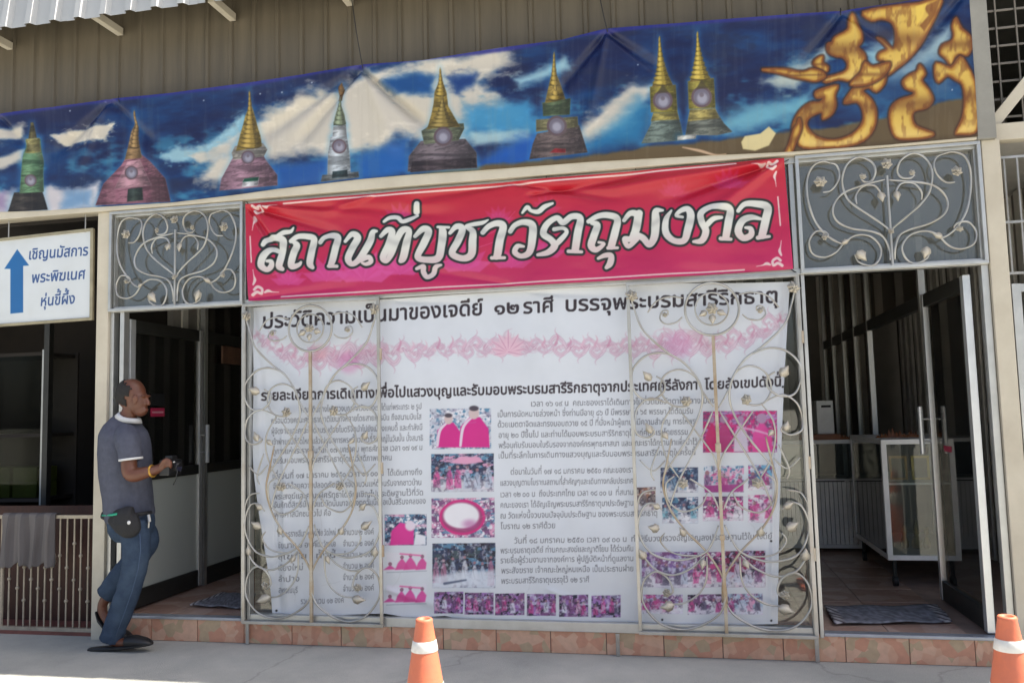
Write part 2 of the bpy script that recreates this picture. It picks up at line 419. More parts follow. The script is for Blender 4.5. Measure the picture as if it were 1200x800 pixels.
# ------------------------------------------------------------------ ground
gm = bpy.data.materials.new('yard_concrete'); gm.use_nodes = True
def _ground():
    n = gm.node_tree.nodes; L = gm.node_tree.links; b = n['Principled BSDF']; b.inputs['Roughness'].default_value = 0.88
    tc = n.new('ShaderNodeTexCoord')
    n1 = n.new('ShaderNodeTexNoise'); n1.inputs['Scale'].default_value = 1.3; n1.inputs['Detail'].default_value = 10; n1.inputs['Roughness'].default_value = 0.7
    n2 = n.new('ShaderNodeTexNoise'); n2.inputs['Scale'].default_value = 160; n2.inputs['Detail'].default_value = 3
    v = n.new('ShaderNodeTexVoronoi'); v.feature = 'DISTANCE_TO_EDGE'; v.inputs['Scale'].default_value = 0.42
    nw = n.new('ShaderNodeTexNoise'); nw.inputs['Scale'].default_value = 5; nw.inputs['Detail'].default_value = 6
    ad = n.new('ShaderNodeVectorMath'); ad.operation = 'ADD'
    sc_ = n.new('ShaderNodeVectorMath'); sc_.operation = 'SCALE'; sc_.inputs['Scale'].default_value = 0.22
    for k in (n1, n2, nw): L.new(tc.outputs['Object'], k.inputs['Vector'])
    L.new(nw.outputs['Color'], sc_.inputs[0]); L.new(tc.outputs['Object'], ad.inputs[0]); L.new(sc_.outputs[0], ad.inputs[1]); L.new(ad.outputs[0], v.inputs['Vector'])
    rp = n.new('ShaderNodeValToRGB'); e = rp.color_ramp.elements
    e[0].position = 0.28; e[0].color = (0.285, 0.295, 0.27, 1); e[1].position = 0.72; e[1].color = (0.46, 0.455, 0.41, 1)
    L.new(n1.outputs[0], rp.inputs[0])
    cr = n.new('ShaderNodeMapRange'); cr.inputs[1].default_value = 0.0; cr.inputs[2].default_value = 0.006; cr.inputs[3].default_value = 0.78; cr.inputs[4].default_value = 1.0
    L.new(v.outputs['Distance'], cr.inputs[0])
    fr = n.new('ShaderNodeMapRange'); fr.inputs[3].default_value = 0.66; fr.inputs[4].default_value = 1.3; L.new(n2.outputs[0], fr.inputs[0])
    m1 = n.new('ShaderNodeMath'); m1.operation = 'MULTIPLY'; L.new(cr.outputs[0], m1.inputs[0]); L.new(fr.outputs[0], m1.inputs[1])
    m2 = n.new('ShaderNodeVectorMath'); m2.operation = 'SCALE'; L.new(rp.outputs[0], m2.inputs[0]); L.new(m1.outputs[0], m2.inputs['Scale'])
    L.new(m2.outputs[0], b.inputs['Base Color'])
    bp = n.new('ShaderNodeBump'); bp.inputs['Strength'].default_value = 0.35; bp.inputs['Distance'].default_value = 0.006
    L.new(n2.outputs[0], bp.inputs['Height']); L.new(bp.outputs[0], b.inputs['Normal'])
_ground()
gnd = MB().add([(-300, -300, 0), (300, -300, 0), (300, 300, 0), (-300, 300, 0)], [(0, 1, 2, 3)]).build('ground', gm); tag(gnd, kind='structure')
# ------------------------------------------------------------------ tile materials: marbled terracotta
def tile_mat(name, cols, scale, rough):
    m = bpy.data.materials.new(name); m.use_nodes = True
    n = m.node_tree.nodes; L = m.node_tree.links; b = n['Principled BSDF']; b.inputs['Roughness'].default_value = rough
    tc = n.new('ShaderNodeTexCoord'); oi = n.new('ShaderNodeObjectInfo')
    ad = n.new('ShaderNodeVectorMath'); ad.operation = 'ADD'
    sc_ = n.new('ShaderNodeVectorMath'); sc_.operation = 'SCALE'; sc_.inputs[0].default_value = (7.3, 3.1, 5.7); L.new(oi.outputs['Random'], sc_.inputs['Scale'])
    L.new(tc.outputs['Object'], ad.inputs[0]); L.new(sc_.outputs[0], ad.inputs[1])
    v = n.new('ShaderNodeTexVoronoi'); v.inputs['Scale'].default_value = scale; v.inputs['Randomness'].default_value = 1.0
    L.new(ad.outputs[0], v.inputs['Vector'])
    sp = n.new('ShaderNodeSeparateColor'); L.new(v.outputs['Color'], sp.inputs[0])
    rp = n.new('ShaderNodeValToRGB'); rp.color_ramp.interpolation = 'CONSTANT'
    e = rp.color_ramp.elements; e[0].color = (*cols[0], 1); e[1].position = 0.34; e[1].color = (*cols[1], 1)
    for p, c in zip((0.58, 0.8), cols[2:]): q = e.new(p); q.color = (*c, 1)
    L.new(sp.outputs[0], rp.inputs[0])
    nz = n.new('ShaderNodeTexNoise'); nz.inputs['Scale'].default_value = 30; nz.inputs['Detail'].default_value = 5; L.new(ad.outputs[0], nz.inputs['Vector'])
    mr = n.new('ShaderNodeMapRange'); mr.inputs[3].default_value = 0.8; mr.inputs[4].default_value = 1.18; L.new(nz.outputs[0], mr.inputs[0])
    mx = n.new('ShaderNodeVectorMath'); mx.operation = 'SCALE'; L.new(rp.outputs[0], mx.inputs[0]); L.new(mr.outputs[0], mx.inputs['Scale'])
    L.new(mx.outputs[0], b.inputs['Base Color'])
    return m
M_tile = tile_mat('terracotta_tile', [(0.55, 0.27, 0.17), (0.60, 0.34, 0.22), (0.62, 0.38, 0.255), (0.47, 0.34, 0.21)], 16, 0.4)
M_ftile = tile_mat('floor_tile', [(0.46, 0.29, 0.22), (0.50, 0.34, 0.26), (0.54, 0.38, 0.30), (0.43, 0.27, 0.2)], 7, 0.22)
M_grout = mat('grout', (0.26, 0.18, 0.14), 0.9, var=0.2)
step = tag(box('step', M_grout, None, XL1+0.004, XR0-0.004, 0.012, 0.5, 0.0, ZF-0.012), 'low tiled step along the foot of the shopfront', 'step')
tw = 0.326
tm = MB().box(-tw/2+.0025, tw/2-.0025, 0, 0.01, 0.0, ZF-0.004, b=0.002).mesh('tile')
tm.materials.append(M_tile)
x = XL1+0.004+tw/2; rnd = random.Random(4)
while x < XR0:
    w = min(tw, (XR0-0.004-(x-tw/2)))
    o = link('tile', tm, None, step); o.location = (x-(tw-w)/2, 0.004+rnd.uniform(0, .003), 0.002); o.scale = (w/tw, 1, 1)
    x += tw
floor = tag(box('floor', M_grout, None, -0.995, 6.4, 0.014, 5.2, 0.02, ZF-0.004), kind='structure')
fm = MB().box(-.1975, .1975, -.1975, .1975, -0.004, 0.0, b=0.0015).mesh('tile'); fm.materials.append(M_ftile)
for i in range(13):
    for j in range(10):
        xx = -0.79+i*0.4; yy = 0.22+j*0.4
        if 0.1 < xx < 3.0 and j < 9: continue          # hidden behind the long poster
        o = link('tile', fm, None, floor); o.location = (xx, yy, ZF+rnd.uniform(-.0006, .0006))
nosing = mat('sill_aluminium', (0.36, 0.38, 0.42), 0.4, 0.5, var=0.15, scale=8)
# ------------------------------------------------------------------ the building
bld = empty('shop_building', (1.7, 1.5, 0), 'long beige metal clad shop building with cream posts and dark interior', 'building')
pil = box('pillar', M_pillar, bld, XL0, XL1, -0.03, 0.07, 0, ZB+0.003, b=0.004)
box('pillar', M_pillar, bld, XR0+.006, XR1, -0.03, 0.09, 0, ZB+0.003, b=0.004)
box('upper_post', M_grey, bld, XR0-0.02, XR1-.02, -0.055, 0.10, ZB+0.004, 4.3, b=0.004)
box('beam', M_pillar, bld, -4.2, XR0-.023, -0.055, 0.06, ZB+0.004, ZB+0.085, b=0.004)
# ribbed cladding above the beam, sheet by sheet
def ribbed(name, x0, x1, z0, z1, Y, pitch, rw, rd, m, parent, side=0.012, off=0.0, lean=0.0):
    vs = []; xs = [(x0, 0)]
    k = math.ceil((x0-off)/pitch)
    while off+k*pitch < x1-0.02:
        c = off+k*pitch
        if c-rw/2-side > x0+0.004:
            xs += [(c-rw/2-side, 0), (c-rw/2, -rd), (c+rw/2, -rd), (c+rw/2+side, 0)]
        k += 1
    xs.append((x1, 0)); n = len(xs); mb = MB()
    nz_ = 6
    for q in range(nz_+1):
        z = z0+(z1-z0)*q/nz_
        vs += [(xx, Y+lean*(z-z0)+d+0.0035*math.sin(xx*9+z*3.1)*math.sin(z*2.7+xx), z) for xx, d in xs]
    mb.add(vs, [(q*n+i, q*n+i+1, (q+1)*n+i+1, (q+1)*n+i) for q in range(nz_) for i in range(n-1)])
    o = mb.build(name, m, parent)
    sd = o.modifiers.new('thickness', 'SOLIDIFY'); sd.thickness = 0.002; sd.offset = 1
    return o
pitch = 0.1735
xs0 = onY(131, 100, .06)[0]
k = -4
while xs0+k*pitch*5 < XR1-.1:
    a = xs0+k*pitch*5
    ribbed('cladding_sheet', a+(0.004 if k == 0 else 0), min(a+pitch*5+0.012, XR1-.03), ZB+0.05, 4.62, 0.085 + (0.004 if k % 2 else 0), pitch, 0.022, 0.014, M_clad, bld, 0.010, xs0+0.03)
    k += 1
# overhanging fascia of the roof with its outrigger rafters
fz = 4.10
for i in range(-4, 8):
    a = -1.20+i*0.96
    ribbed('fascia_sheet', a, a+0.968, fz+0.005*(i % 2), 4.85, -0.225+(0.004 if i % 2 else 0), 0.192, 0.040, 0.035, M_fascia, bld, 0.018, -1.10, 0.15)
for px in (11, 140, 272, 410):
    xw = onY(px, 42, .06)[0]
    box('rafter', M_pillar, bld, xw-0.022, xw+0.022, -0.205, 0.07, fz+0.012, fz+0.062)
for X in (1.6, 2.5, 3.4, 4.3): box('rafter', M_pillar, bld, X-0.022, X+0.022, -0.205, 0.07, fz+0.012, fz+0.062)
box('roof', M_grey, bld, -4.6, 6.8, -0.145, 5.4, 4.852, 4.9)
# enclosing walls and ceiling
box('wall', M_wall, bld, -4.6, 6.8, 5.25, 5.35, 0, 4.85)
box('wall', M_wall, bld, -4.6, -4.5, 0.0, 5.25, 0, 4.85)
box('wall', M_wall, bld, 6.5, 6.6, 0.0, 5.25, 0, 4.85)
box('ceiling', M_ceil, bld, -4.5, 6.5, 0.12, 5.24, ZB+0.06, ZB+0.10)
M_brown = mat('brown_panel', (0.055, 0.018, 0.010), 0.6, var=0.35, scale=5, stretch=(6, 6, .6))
box('wall', mat('partition_wall', (0.32, 0.30, 0.27), 0.8, var=0.15), bld, -1.08, -1.03, 0.75, 5.2, 0, ZB+0.055)
M_dim = mat('dim_room_shade', (0.03, 0.024, 0.02), 0.8, var=0.2)  # near-black base colour puts the left room's shade into its surfaces
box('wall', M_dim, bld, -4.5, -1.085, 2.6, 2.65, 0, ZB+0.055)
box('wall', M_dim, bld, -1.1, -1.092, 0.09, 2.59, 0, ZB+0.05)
box('ceiling', M_dim, bld, -4.5, -1.105, 0.10, 2.59, ZB-0.01, ZB+0.05)  # dark sheet added under the pale ceiling to keep the left room dim
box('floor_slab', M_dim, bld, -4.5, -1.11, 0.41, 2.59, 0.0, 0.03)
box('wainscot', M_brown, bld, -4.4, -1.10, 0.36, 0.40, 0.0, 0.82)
box('kerb', mat('red_kerb', (0.17, 0.06, 0.045), 0.7, var=0.3, scale=9), bld, -4.4, -1.092, 0.05, 0.34, 0.0, 0.022)
# back partition seen through the right-hand doorway: vertical pale panels
# ------------------------------------------------------------------ shopfront framing
sf = empty('shopfront_frame', (1.7, 0.03, ZF), 'aluminium shopfront framing set between the two cream posts', 'frame')
def fr(*d, m=M_alu, name='rail', b=0.003): return box(name, m, sf, *d, b=b)
fr(XL1+.002, XR0+.004, -0.012, 0.05, ZL, ZL+0.035, name='lintel')
fr(XL1+.002, XR0+.004, -0.012, 0.05, ZB-0.035, ZB+0.003, name='head')
for X, w in ((XL1+.002, .028), (XL1+.075, .032), (XG1-.034, .03), (XG1+.008, .02), (XG4-.01, .028), (XG4+.025, .02), (XR0-.034, .036)):
    fr(X, X+w, -0.008, 0.046, ZF-.02 if X not in (XL1+.002,) else 0.0, ZL-.0005, name='jamb')
for X, w in ((XL1+.002, .026), (XG1-.034, .03), (XG4-.01, .028), (XR0-.032, .034), (1.70, .03)):
    fr(X, X+w, -0.0075, 0.046, ZL+.0355, ZB-.0355, name='mullion')
fr(XG1+.03, XG4-.012, -0.01, 0.05, ZF-.022, ZF+.034, m=M_alu, name='sill')
fr(XL1+.03, XG1-.036, -0.006, 0.06, ZF-.012, ZF+.006, m=nosing, name='threshold')
fr(XG4+.047, XR0-.036, -0.006, 0.06, ZF-.012, ZF+.006, m=nosing, name='threshold')
for X in (0.006, 2.32, 3.405):
    fr(X, X+.022, -0.022, -0.0125, 0.001, ZF-.024, m=M_iron, name='foot_strut')
for a, b_ in ((XL1+.03, XG1-.036), (XG1-.003, 1.698), (1.732, XG4-.012), (XG4+.02, XR0-.034)):
    o = box('pane', M_tglass, sf, a, b_, 0.034, 0.040, ZL+.036, ZB-.036)
for X0, X1 in ((XG1+.029, 1.70), (1.735, XG4-.011)):
    box('pane', M_glass, sf, X0, X1, 0.058, 0.064, ZF+.036, ZL-.002)
fr(1.702, 1.732, 0.052, 0.08, ZF+.035, ZL-.002, name='mullion')
# ------------------------------------------------------------------ glazed doors, standing open at right angles
def door(name, X, sgn, y0, y1, label, frosted):
    d = empty(name, (X, y0, ZF), label, 'door', 'open glazed shop doors')
    zt, zb = 2.10, ZF+0.012; t = 0.02
    def p(n, m, ya, yb, za, zb_, tt=t, b=0.003): return box(n, m, d, X-tt, X+tt, ya, yb, za, zb_, b=b)
    p('stile', M_aluw, y0, y0+0.055, zb, zt); p('stile', M_aluw, y1-0.045, y1, zb, zt)
    p('top_rail', M_dark, y0+.056, y1-.046, zt-0.085, zt-.001, t-.002)
    p('bottom_rail', M_dark, y0+.056, y1-.046, zb, zb+0.12, t-.002)
    if frosted:
        p('middle_rail', M_dark, y0+.056, y1-.046, 1.00, 1.07, t-.002)
        box('glass_pane', M_glass, d, X-.003, X+.003, y0+.05, y1-.04, 1.065, zt-.08)
        box('frosted_panel', M_frost, d, X-.003, X+.003, y0+.05, y1-.04, zb+.115, 1.005)
    else:
        box('glass_pane', M_glass, d, X-.003, X+.003, y0+.05, y1-.04, zb+.115, zt-.08)
    zh0, zh1 = (onX(222, 543, X)[2], onX(222, 498, X)[2]) if frosted else (onX(1088, 530, X)[2], onX(1088, 476, X)[2])
    yh = y1-0.022
    for s in (-1, 1):
        h = MB().tube([(X+s*.072, yh, zh0), (X+s*.072, yh, zh1)], 0.016, 12)
        hd = h.build('handle', M_aluw, d, smooth=False)
        for z in (zh0+.08, zh1-.08):
            MB().tube([(X+s*.018, yh, z), (X+s*.073, yh, z)], 0.007, 8).build('handle_post', M_alu, hd)
    return d
XDL, XDR = -0.907, 4.322
dl = door('glass_door', XDL, 1, 0.055, 0.93, 'open glass door with grey frosted lower panel beside the man', True)
dr = door('glass_door', XDR, -1, 0.055, 0.90, 'open full glass door with silver stile beside the display cabinets', False)
# sticker on the left door glass
st = MB().box(XDL+.0045, XDL+.0065, 0.30, 0.46, 1.44, 1.50).build('sticker', mat('sticker_red', (0.42, 0.02, 0.07), .5), dl)
MB().box(XDL+.0045, XDL+.0065, 0.30, 0.46, 1.515, 1.60).build('sticker', M_black, dl)
MB().box(XDL+.0066, XDL+.0072, 0.315, 0.445, 1.464, 1.476).build('sticker_stripe', mat('sticker_pink', (0.6, .3, .34), .5), st)
# interior partition continuing behind each door
def partition(X, y0, y1, label, frost, yr=None):
    d = empty('glass_partition', (X, y0, ZF), label, 'partition')
    n = 4; L_ = (y1-y0)/n
    for i in range(n+1): box('mullion', M_alu, d, X-.02, X+.02, y0+i*L_-.02, y0+i*L_+.02, ZF+.001, ZB+.03)
    for i in range(n):
        a, b_ = y0+i*L_+.021, y0+(i+1)*L_-.021
        box('rail', M_dark, d, X-.018, X+.018, a, b_, 2.015, 2.10)
        box('rail', M_dark, d, X-.018, X+.018, a, b_, ZF+.001, ZF+.13)
        box('pane', M_glass, d, X-.003, X+.003, a, b_, 2.101, ZB+.03)
        if frost:
            box('rail', M_dark, d, X-.018, X+.018, a, b_, 1.0, 1.07)
            box('frosted_panel', M_frost, d, X-.003, X+.003, a, b_, ZF+.131, .999)
            box('pane', M_glass, d, X-.003, X+.003, a, b_, 1.071, 2.014)
        else:
            box('pane', M_glass, d, X-.003, X+.003, a, b_, ZF+.131, 2.014)
    if yr is not None:
        box('rail', M_dark, d, X-.018, X+.018, yr, y0-.021, 2.015, 2.10); box('pane', M_glass, d, X-.003, X+.003, yr, y0-.021, 2.101, ZB+.03); box('mullion', M_alu, d, X-.02, X+.02, yr-.041, yr-.0005, 2.0, ZB+.03)
    return d
partition(XDL, 0.975, 4.6, 'grey frosted glass partition running back behind the left door', True)
partition(XDR+0.0, 2.55, 4.8, 'clear glass partition running back behind the display cabinets', False, 0.96)
# wall of pale vertical boards behind the right partition
bw = empty('slatted_wall', (5.15, 2.5, ZF), 'tall row of pale vertical boards standing behind the glass partition', 'slat wall')
M_slat = mat('pale_board', (0.66, 0.63, 0.57), 0.7, var=0.15, scale=3)
for i in range(22):
    y = 0.55+i*0.2
    box('board', M_slat, bw, 5.10, 5.125, y, y+0.075+0.02*((i*7) % 3), ZF+.002, ZB+.04)
box('backing', M_wall, bw, 5.127, 5.16, 0.2, 5.0, ZF+.002, ZB+.04)
sd_ = empty('slatted_wall', (2.5, 4.9, ZF), 'shadowed wall of vertical boards across the back of the shop', 'slat wall')
for i in range(16):
    box('board', M_slat, sd_, 1.0+i*0.22, 1.0+i*0.22+.08, 5.0, 5.02, ZF+.002, ZB+.04)
box('backing', M_wall, sd_, 0.9, 4.5, 5.021, 5.05, ZF+.002, ZB+.04)

lw = empty('slatted_wall', (-1.0, 2.5, ZF), 'dim row of vertical boards along the left passage behind the frosted glass', 'slat wall')
for i in range(18):
    y = 0.85+i*0.22
    box('board', M_slat, lw, -1.0295, -1.012, y, y+0.07+0.03*((i*5) % 3)/2, ZF+.002, ZB+.03)

MB().box(XDR-.0065, XDR-.0045, 0.52, 0.66, 1.10, 1.135).build('sticker', MATS['sticker_red'], dr)
# ------------------------------------------------------------------ blue banner: sky, clouds, chedis, gilded flames
def art_blue():
    A = Art(-90, -6, 1150, 272, 2.0)
    X, Y = A.X, A.Y
    yt = 138-0.122*X; h = np.clip((Y-yt)/112.0, 0, 1.2)
    n = fbm(X*0.016, Y*0.05+X*.006, 3, 5); n2 = fbm(X*0.03+7, Y*0.06, 21, 4)
    deep = np.array([18, 26, 66], np.float32); mid = np.array([22, 58, 106], np.float32); teal = np.array([62, 134, 166], np.float32); dark = np.array([30, 36, 66], np.float32)
    k = sm(0.25, 0.75, n)[..., None]; A.a = deep*(1-k)+mid*k
    k = (sm(0.52, 0.78, n2)*sm(0.2, 0.6, h))[..., None]*0.75; A.a = A.a*(1-k)+teal*k
    k = (sm(0.5, 0.72, fbm(X*.02+3, Y*.05+9, 77, 4)))[..., None]*0.7; A.a = A.a*(1-k)+dark*k
    cream = (208, 200, 186)
    def cloud(p, c=cream, soft=7, warp=12, al=1.0, seed=3, ws=0.06):
        A.poly(p, (70, 120, 160), soft*1.8, al*.55, warp*.8, ws, seed+9); A.poly(p, c, soft, al, warp*.62, ws*.8, seed)
        A.poly(p, tuple(v*.86 for v in c), soft*1.5, al*.5, warp*2.2, ws*1.5, seed+4)
    # left clouds
    cloud([(68, 163), (88, 158), (112, 152), (140, 148), (128, 166), (100, 170), (82, 173)], soft=2, warp=6, ws=.15)
    cloud([(-10, 152), (18, 155), (34, 150), (34, 164), (10, 166), (-10, 170)], soft=3, warp=6)
    cloud([(-10, 196), (20, 184), (36, 176), (34, 190), (10, 200), (-10, 206)], soft=3, warp=5, al=.9)
    cloud([(-10, 226), (30, 230), (66, 222), (90, 228), (122, 216), (118, 248), (-10, 262)], (206, 200, 204), soft=5, warp=9)
    cloud([(84, 228), (112, 226), (112, 244), (80, 246)], (110, 150, 190), 6, 6, .7)
    cloud([(-8, 232), (14, 228), (14, 246), (-8, 248)], (150, 120, 160), 6, 6, .6)
    cloud([(196, 186), (214, 176), (236, 178), (262, 165), (290, 138), (298, 150), (280, 174), (240, 190), (208, 192)], (150, 190, 205), soft=4, warp=7, ws=.12)
    cloud([(228, 186), (256, 178), (290, 156), (300, 160), (270, 186), (240, 194)], cream, soft=3, warp=5, al=.9, ws=.12)
    # the large cloud bank
    cloud([(252, 188), (282, 172), (300, 150), (330, 128), (370, 112), (400, 108), (432, 92), (470, 88), (520, 74), (585, 64), (600, 78), (560, 100), (585, 118), (606, 138), (560, 146), (548, 168), (500, 172), (468, 158), (446, 176), (424, 176), (396, 186), (350, 182), (318, 190), (286, 204), (262, 214), (246, 212)], soft=8, warp=16)
    cloud([(452, 100), (485, 92), (512, 96), (505, 112), (470, 112)], (24, 74, 134), 6, 9)
    cloud([(528, 96), (560, 92), (556, 104), (538, 112)], (28, 60, 122), 5, 7)
    cloud([(548, 130), (620, 124), (632, 150), (600, 160), (552, 158)], (62, 140, 186), 9, 12, .9)
    cloud([(556, 160), (620, 158), (628, 170), (560, 172)], (170, 200, 205), 5, 6, .8)
    cloud([(600, 172), (640, 160), (640, 200), (540, 206)], (28, 84, 168), 9, 8)
    cloud([(424, 190), (480, 168), (480, 205), (424, 214)], (32, 92, 166), 8, 8)
    cloud([(326, 200), (392, 190), (390, 215), (330, 222)], (34, 84, 156), 7, 7)
    cloud([(660, 172), (690, 150), (712, 128), (742, 106), (766, 106), (752, 130), (730, 152), (696, 166)], soft=6, warp=9)
    cloud([(606, 98), (640, 86), (664, 74), (668, 84), (640, 96), (612, 104)], (150, 190, 205), soft=5, warp=6)
    cloud([(690, 176), (750, 120), (766, 130), (752, 172)], (40, 130, 180), 10, 8, .6)
    cloud([(836, 150), (880, 128), (930, 122), (950, 110), (940, 136), (890, 152), (850, 158)], (110, 170, 190), 9, 10, .9)
    cloud([(896, 100), (940, 82), (968, 62), (960, 84), (930, 106)], (190, 200, 190), 7, 9, .9)
    cloud([(1010, 66), (1050, 50), (1050, 72), (1020, 82)], (150, 190, 200), 7, 8, .8)
    cloud([(1034, 100), (1080, 60), (1110, 36), (1108, 60), (1070, 96)], (170, 195, 200), 8, 9, .8)
    cloud([(1090, 70), (1112, 60), (1108, 110), (1092, 112)], (160, 180, 185), 7, 8, .7)
    cloud([(990, 96), (1060, 92), (1130, 60), (1130, 130), (990, 140)], (26, 64, 110), 12, 8, .5)
    # dark upper hem and little stars
    for x, y in ((90, 134), (130, 123), (310, 114), (335, 112), (245, 122), (370, 101), (748, 80), (1075, 107), (1112, 110)):
        A.disc(x, y, .8, (200, 205, 215), .6, .8)
    top = spline([(-88, 149, 5), (-12, 140, 5), (70, 130, 5), (140, 120, 5), (290, 104, 5), (425, 81, 5), (590, 64, 5), (712, 41, 5), (900, 26, 5), (1100, 5, 5)], 8)
    A.stroke(top, (36, 38, 120), 0, 2.0, .9, 0)
    # brown earth along the foot
    A.poly([(440, 214), (560, 198), (690, 186), (760, 176), (860, 166), (905, 160), (960, 156), (1040, 140), (1150, 112), (1150, 190), (440, 240)], (92, 76, 50), 2.5, 1.0, 3, .05, 5)
    A.poly([(480, 222), (700, 196), (930, 178), (1150, 160), (1150, 190), (480, 240)], (74, 60, 38), 4, .8)
    # ---- chedis
    def chedi(parts, med=None, halo=True):
        allp = [q for p, c in parts for q in p]
        cx = sum(q[0] for q in allp)/len(allp)
        for p, c in parts:
            if halo: A.poly(p, (70, 150, 200), 8, .55)
        for p, c in parts:
            c = tuple(v*.88 for v in c); A.poly(p, c, .6)
            P = np.array(p); x0, x1, y0, y1 = P[:, 0].min(), P[:, 0].max(), P[:, 1].min(), P[:, 1].max()
            w = A.win(x0, y0, x1, y1); d = A.sd(p, w); al = (1-sm(-.8, .2, d))
            tx = (A.X[w]-x0)/(x1-x0+1e-3)
            A.mix(w, tuple(v*.42 for v in c), al*sm(.5, 1.0, tx)*.75)
            A.mix(w, tuple(v*.55 for v in c), al*(1-sm(.0, .25, tx))*.6)
            A.mix(w, tuple(min(255, v*1.3+20) for v in c), al*np.exp(-((tx-.38)/.12)**2)*.45)
            tone = fbm(A.X[w]*.10+cx, A.Y[w]*.55+.12*A.X[w], int(cx) % 50, 3); A.mix(w, tuple(v*.38 for v in c), al*sm(.52, .66, tone)*.36)
            A.mix(w, tuple(min(255, v*1.3+14) for v in c), al*sm(.56, .7, fbm(A.X[w]*.22, A.Y[w]*.5, 31, 3))*.3)
            tier = vnoise(A.X[w]*.02, A.Y[w]*.34+cx, 88); A.mix(w, tuple(v*.45 for v in c), al*sm(.6, .75, tier)*.5)
        if med:
            x, y, r = med; A.disc(x, y, r, (96, 78, 84)); A.disc(x, y, r*.78, (108, 102, 116)); A.disc(x+r*.05, y+r*.12, r*.5, (150, 148, 162), 2.0); A.disc(x, y-r*.2, r*.22, (96, 84, 92), .8, .7)
    def spire(x, y0, y1, w, n, c, lean=0):
        for i in range(n):
            t = (i+.5)/n; y = y0+(y1-y0)*t; hw = .7+w*.86*t**1.7; hh = (y1-y0)/n*.62
            A.disc(x+lean*t, y+.6, hw+.4, tuple(v*.35 for v in c), .6, .9, hh); A.disc(x+lean*t, y, hw, c, .6, 1, hh*.8)
            A.disc(x+lean*t-hw*.3, y-.2, max(.6, hw*.32), tuple(min(255, v*1.3+18) for v in c), .9, .7, hh*.6); A.disc(x+lean*t+hw*.72, y, max(.5, hw*.3), tuple(v*.45 for v in c), .8, .6, hh*.8)
    gold = (150, 126, 56); gd = (124, 106, 44); pk = (168, 122, 132); gy = (112, 106, 104); dkb = (58, 52, 48)
    chedi([([(16, 251), (24, 228), (56, 226), (63, 248)], dkb), ([(30, 229), (34, 190), (36, 167), (55, 166), (57, 190), (58, 227)], (104, 142, 104)), ([(36, 182), (37, 166), (54, 165), (55, 181)], (158, 150, 92)), ([(41, 166), (44, 147), (47, 147), (51, 165)], (92, 84, 52))], (43, 214, 7))
    chedi([([(118, 243), (127, 218), (148, 196), (154, 186), (172, 184), (182, 192), (200, 212), (206, 239)], (142, 92, 108)), ([(140, 224), (155, 192), (170, 190), (184, 220)], (186, 140, 152)), ([(152, 190), (156, 174), (161, 150), (163, 132), (165, 150), (169, 172), (173, 188)], (150, 118, 78)), ([(155, 239), (156, 224), (173, 222), (174, 237)], (52, 62, 56))], (160, 205, 8))
    chedi([([(262, 226), (264, 212), (276, 190), (282, 180), (308, 174), (316, 190), (330, 208), (330, 220)], (156, 120, 136)), ([(276, 182), (280, 174), (312, 170), (318, 178), (314, 186), (278, 190)], (176, 170, 160)), ([(281, 180), (287, 158), (292, 140), (297, 128), (298, 110), (300, 128), (304, 142), (308, 160), (311, 174)], gold), ([(288, 222), (290, 213), (308, 211), (307, 220)], (222, 220, 224)), ([(289, 216), (291, 212), (308, 210), (307, 214)], (40, 120, 90))], (295, 187, 8))
    chedi([([(380, 216), (382, 208), (424, 204), (425, 211)], (116, 122, 126)), ([(388, 208), (389, 182), (392, 164), (411, 162), (414, 182), (415, 206)], (190, 198, 206)), ([(395, 151), (397, 140), (402, 122), (408, 138), (410, 150)], (134, 142, 112)), ([(400, 122), (399, 104), (403, 99), (406, 108), (405, 122)], (118, 86, 50)), ([(393, 212), (394, 204), (411, 202), (412, 210)], (52, 70, 74)), ([(394, 164), (395, 152), (410, 150), (411, 163)], (200, 204, 208))], (402, 175, 8.5))
    chedi([([(481, 204), (482, 186), (496, 168), (548, 166), (561, 182), (562, 200)], (116, 104, 110)), ([(484, 205), (486, 192), (560, 188), (561, 199)], (74, 62, 66)), ([(496, 156), (504, 150), (546, 148), (547, 154), (540, 168), (500, 172)], (124, 130, 104)), ([(502, 154), (508, 138), (511, 124), (512, 112), (517, 100), (519, 84), (522, 100), (526, 112), (528, 128), (536, 142), (542, 152)], gold)], (522, 163, 11))
    chedi([([(622, 190), (626, 172), (631, 160), (680, 150), (690, 182)], (104, 90, 88)), ([(630, 158), (630, 144), (678, 140), (679, 152)], (136, 130, 92)), ([(638, 140), (637, 124), (670, 119), (669, 138)], (96, 112, 78)), ([(640, 124), (645, 104), (648, 92), (651, 66), (654, 92), (658, 102), (664, 120)], gold), ([(646, 182), (652, 177), (664, 178), (664, 182)], (184, 52, 56))], (654, 151, 11.5))
    chedi([([(752, 172), (763, 150), (766, 136), (794, 135), (798, 150), (802, 168)], (110, 124, 116)), ([(763, 146), (766, 137), (794, 136), (796, 144)], (170, 156, 84)), ([(763, 136), (762, 106), (792, 104), (794, 136)], (148, 136, 56)), ([(764, 107), (769, 94), (771, 70), (773, 48), (776, 70), (783, 92), (789, 105)], gold)], (777, 122, 11.5))
    chedi([([(803, 162), (806, 144), (809, 132), (837, 130), (848, 148), (858, 158), (840, 162)], (112, 116, 106)), ([(806, 146), (808, 133), (838, 131), (842, 142)], (174, 158, 90)), ([(807, 132), (806, 100), (836, 96), (838, 130)], (150, 138, 58)), ([(808, 101), (812, 88), (815, 66), (817, 43), (820, 66), (827, 88), (833, 98)], gold), ([(794, 168), (794, 163), (816, 161), (815, 166)], (206, 206, 200))], (822, 118, 12))
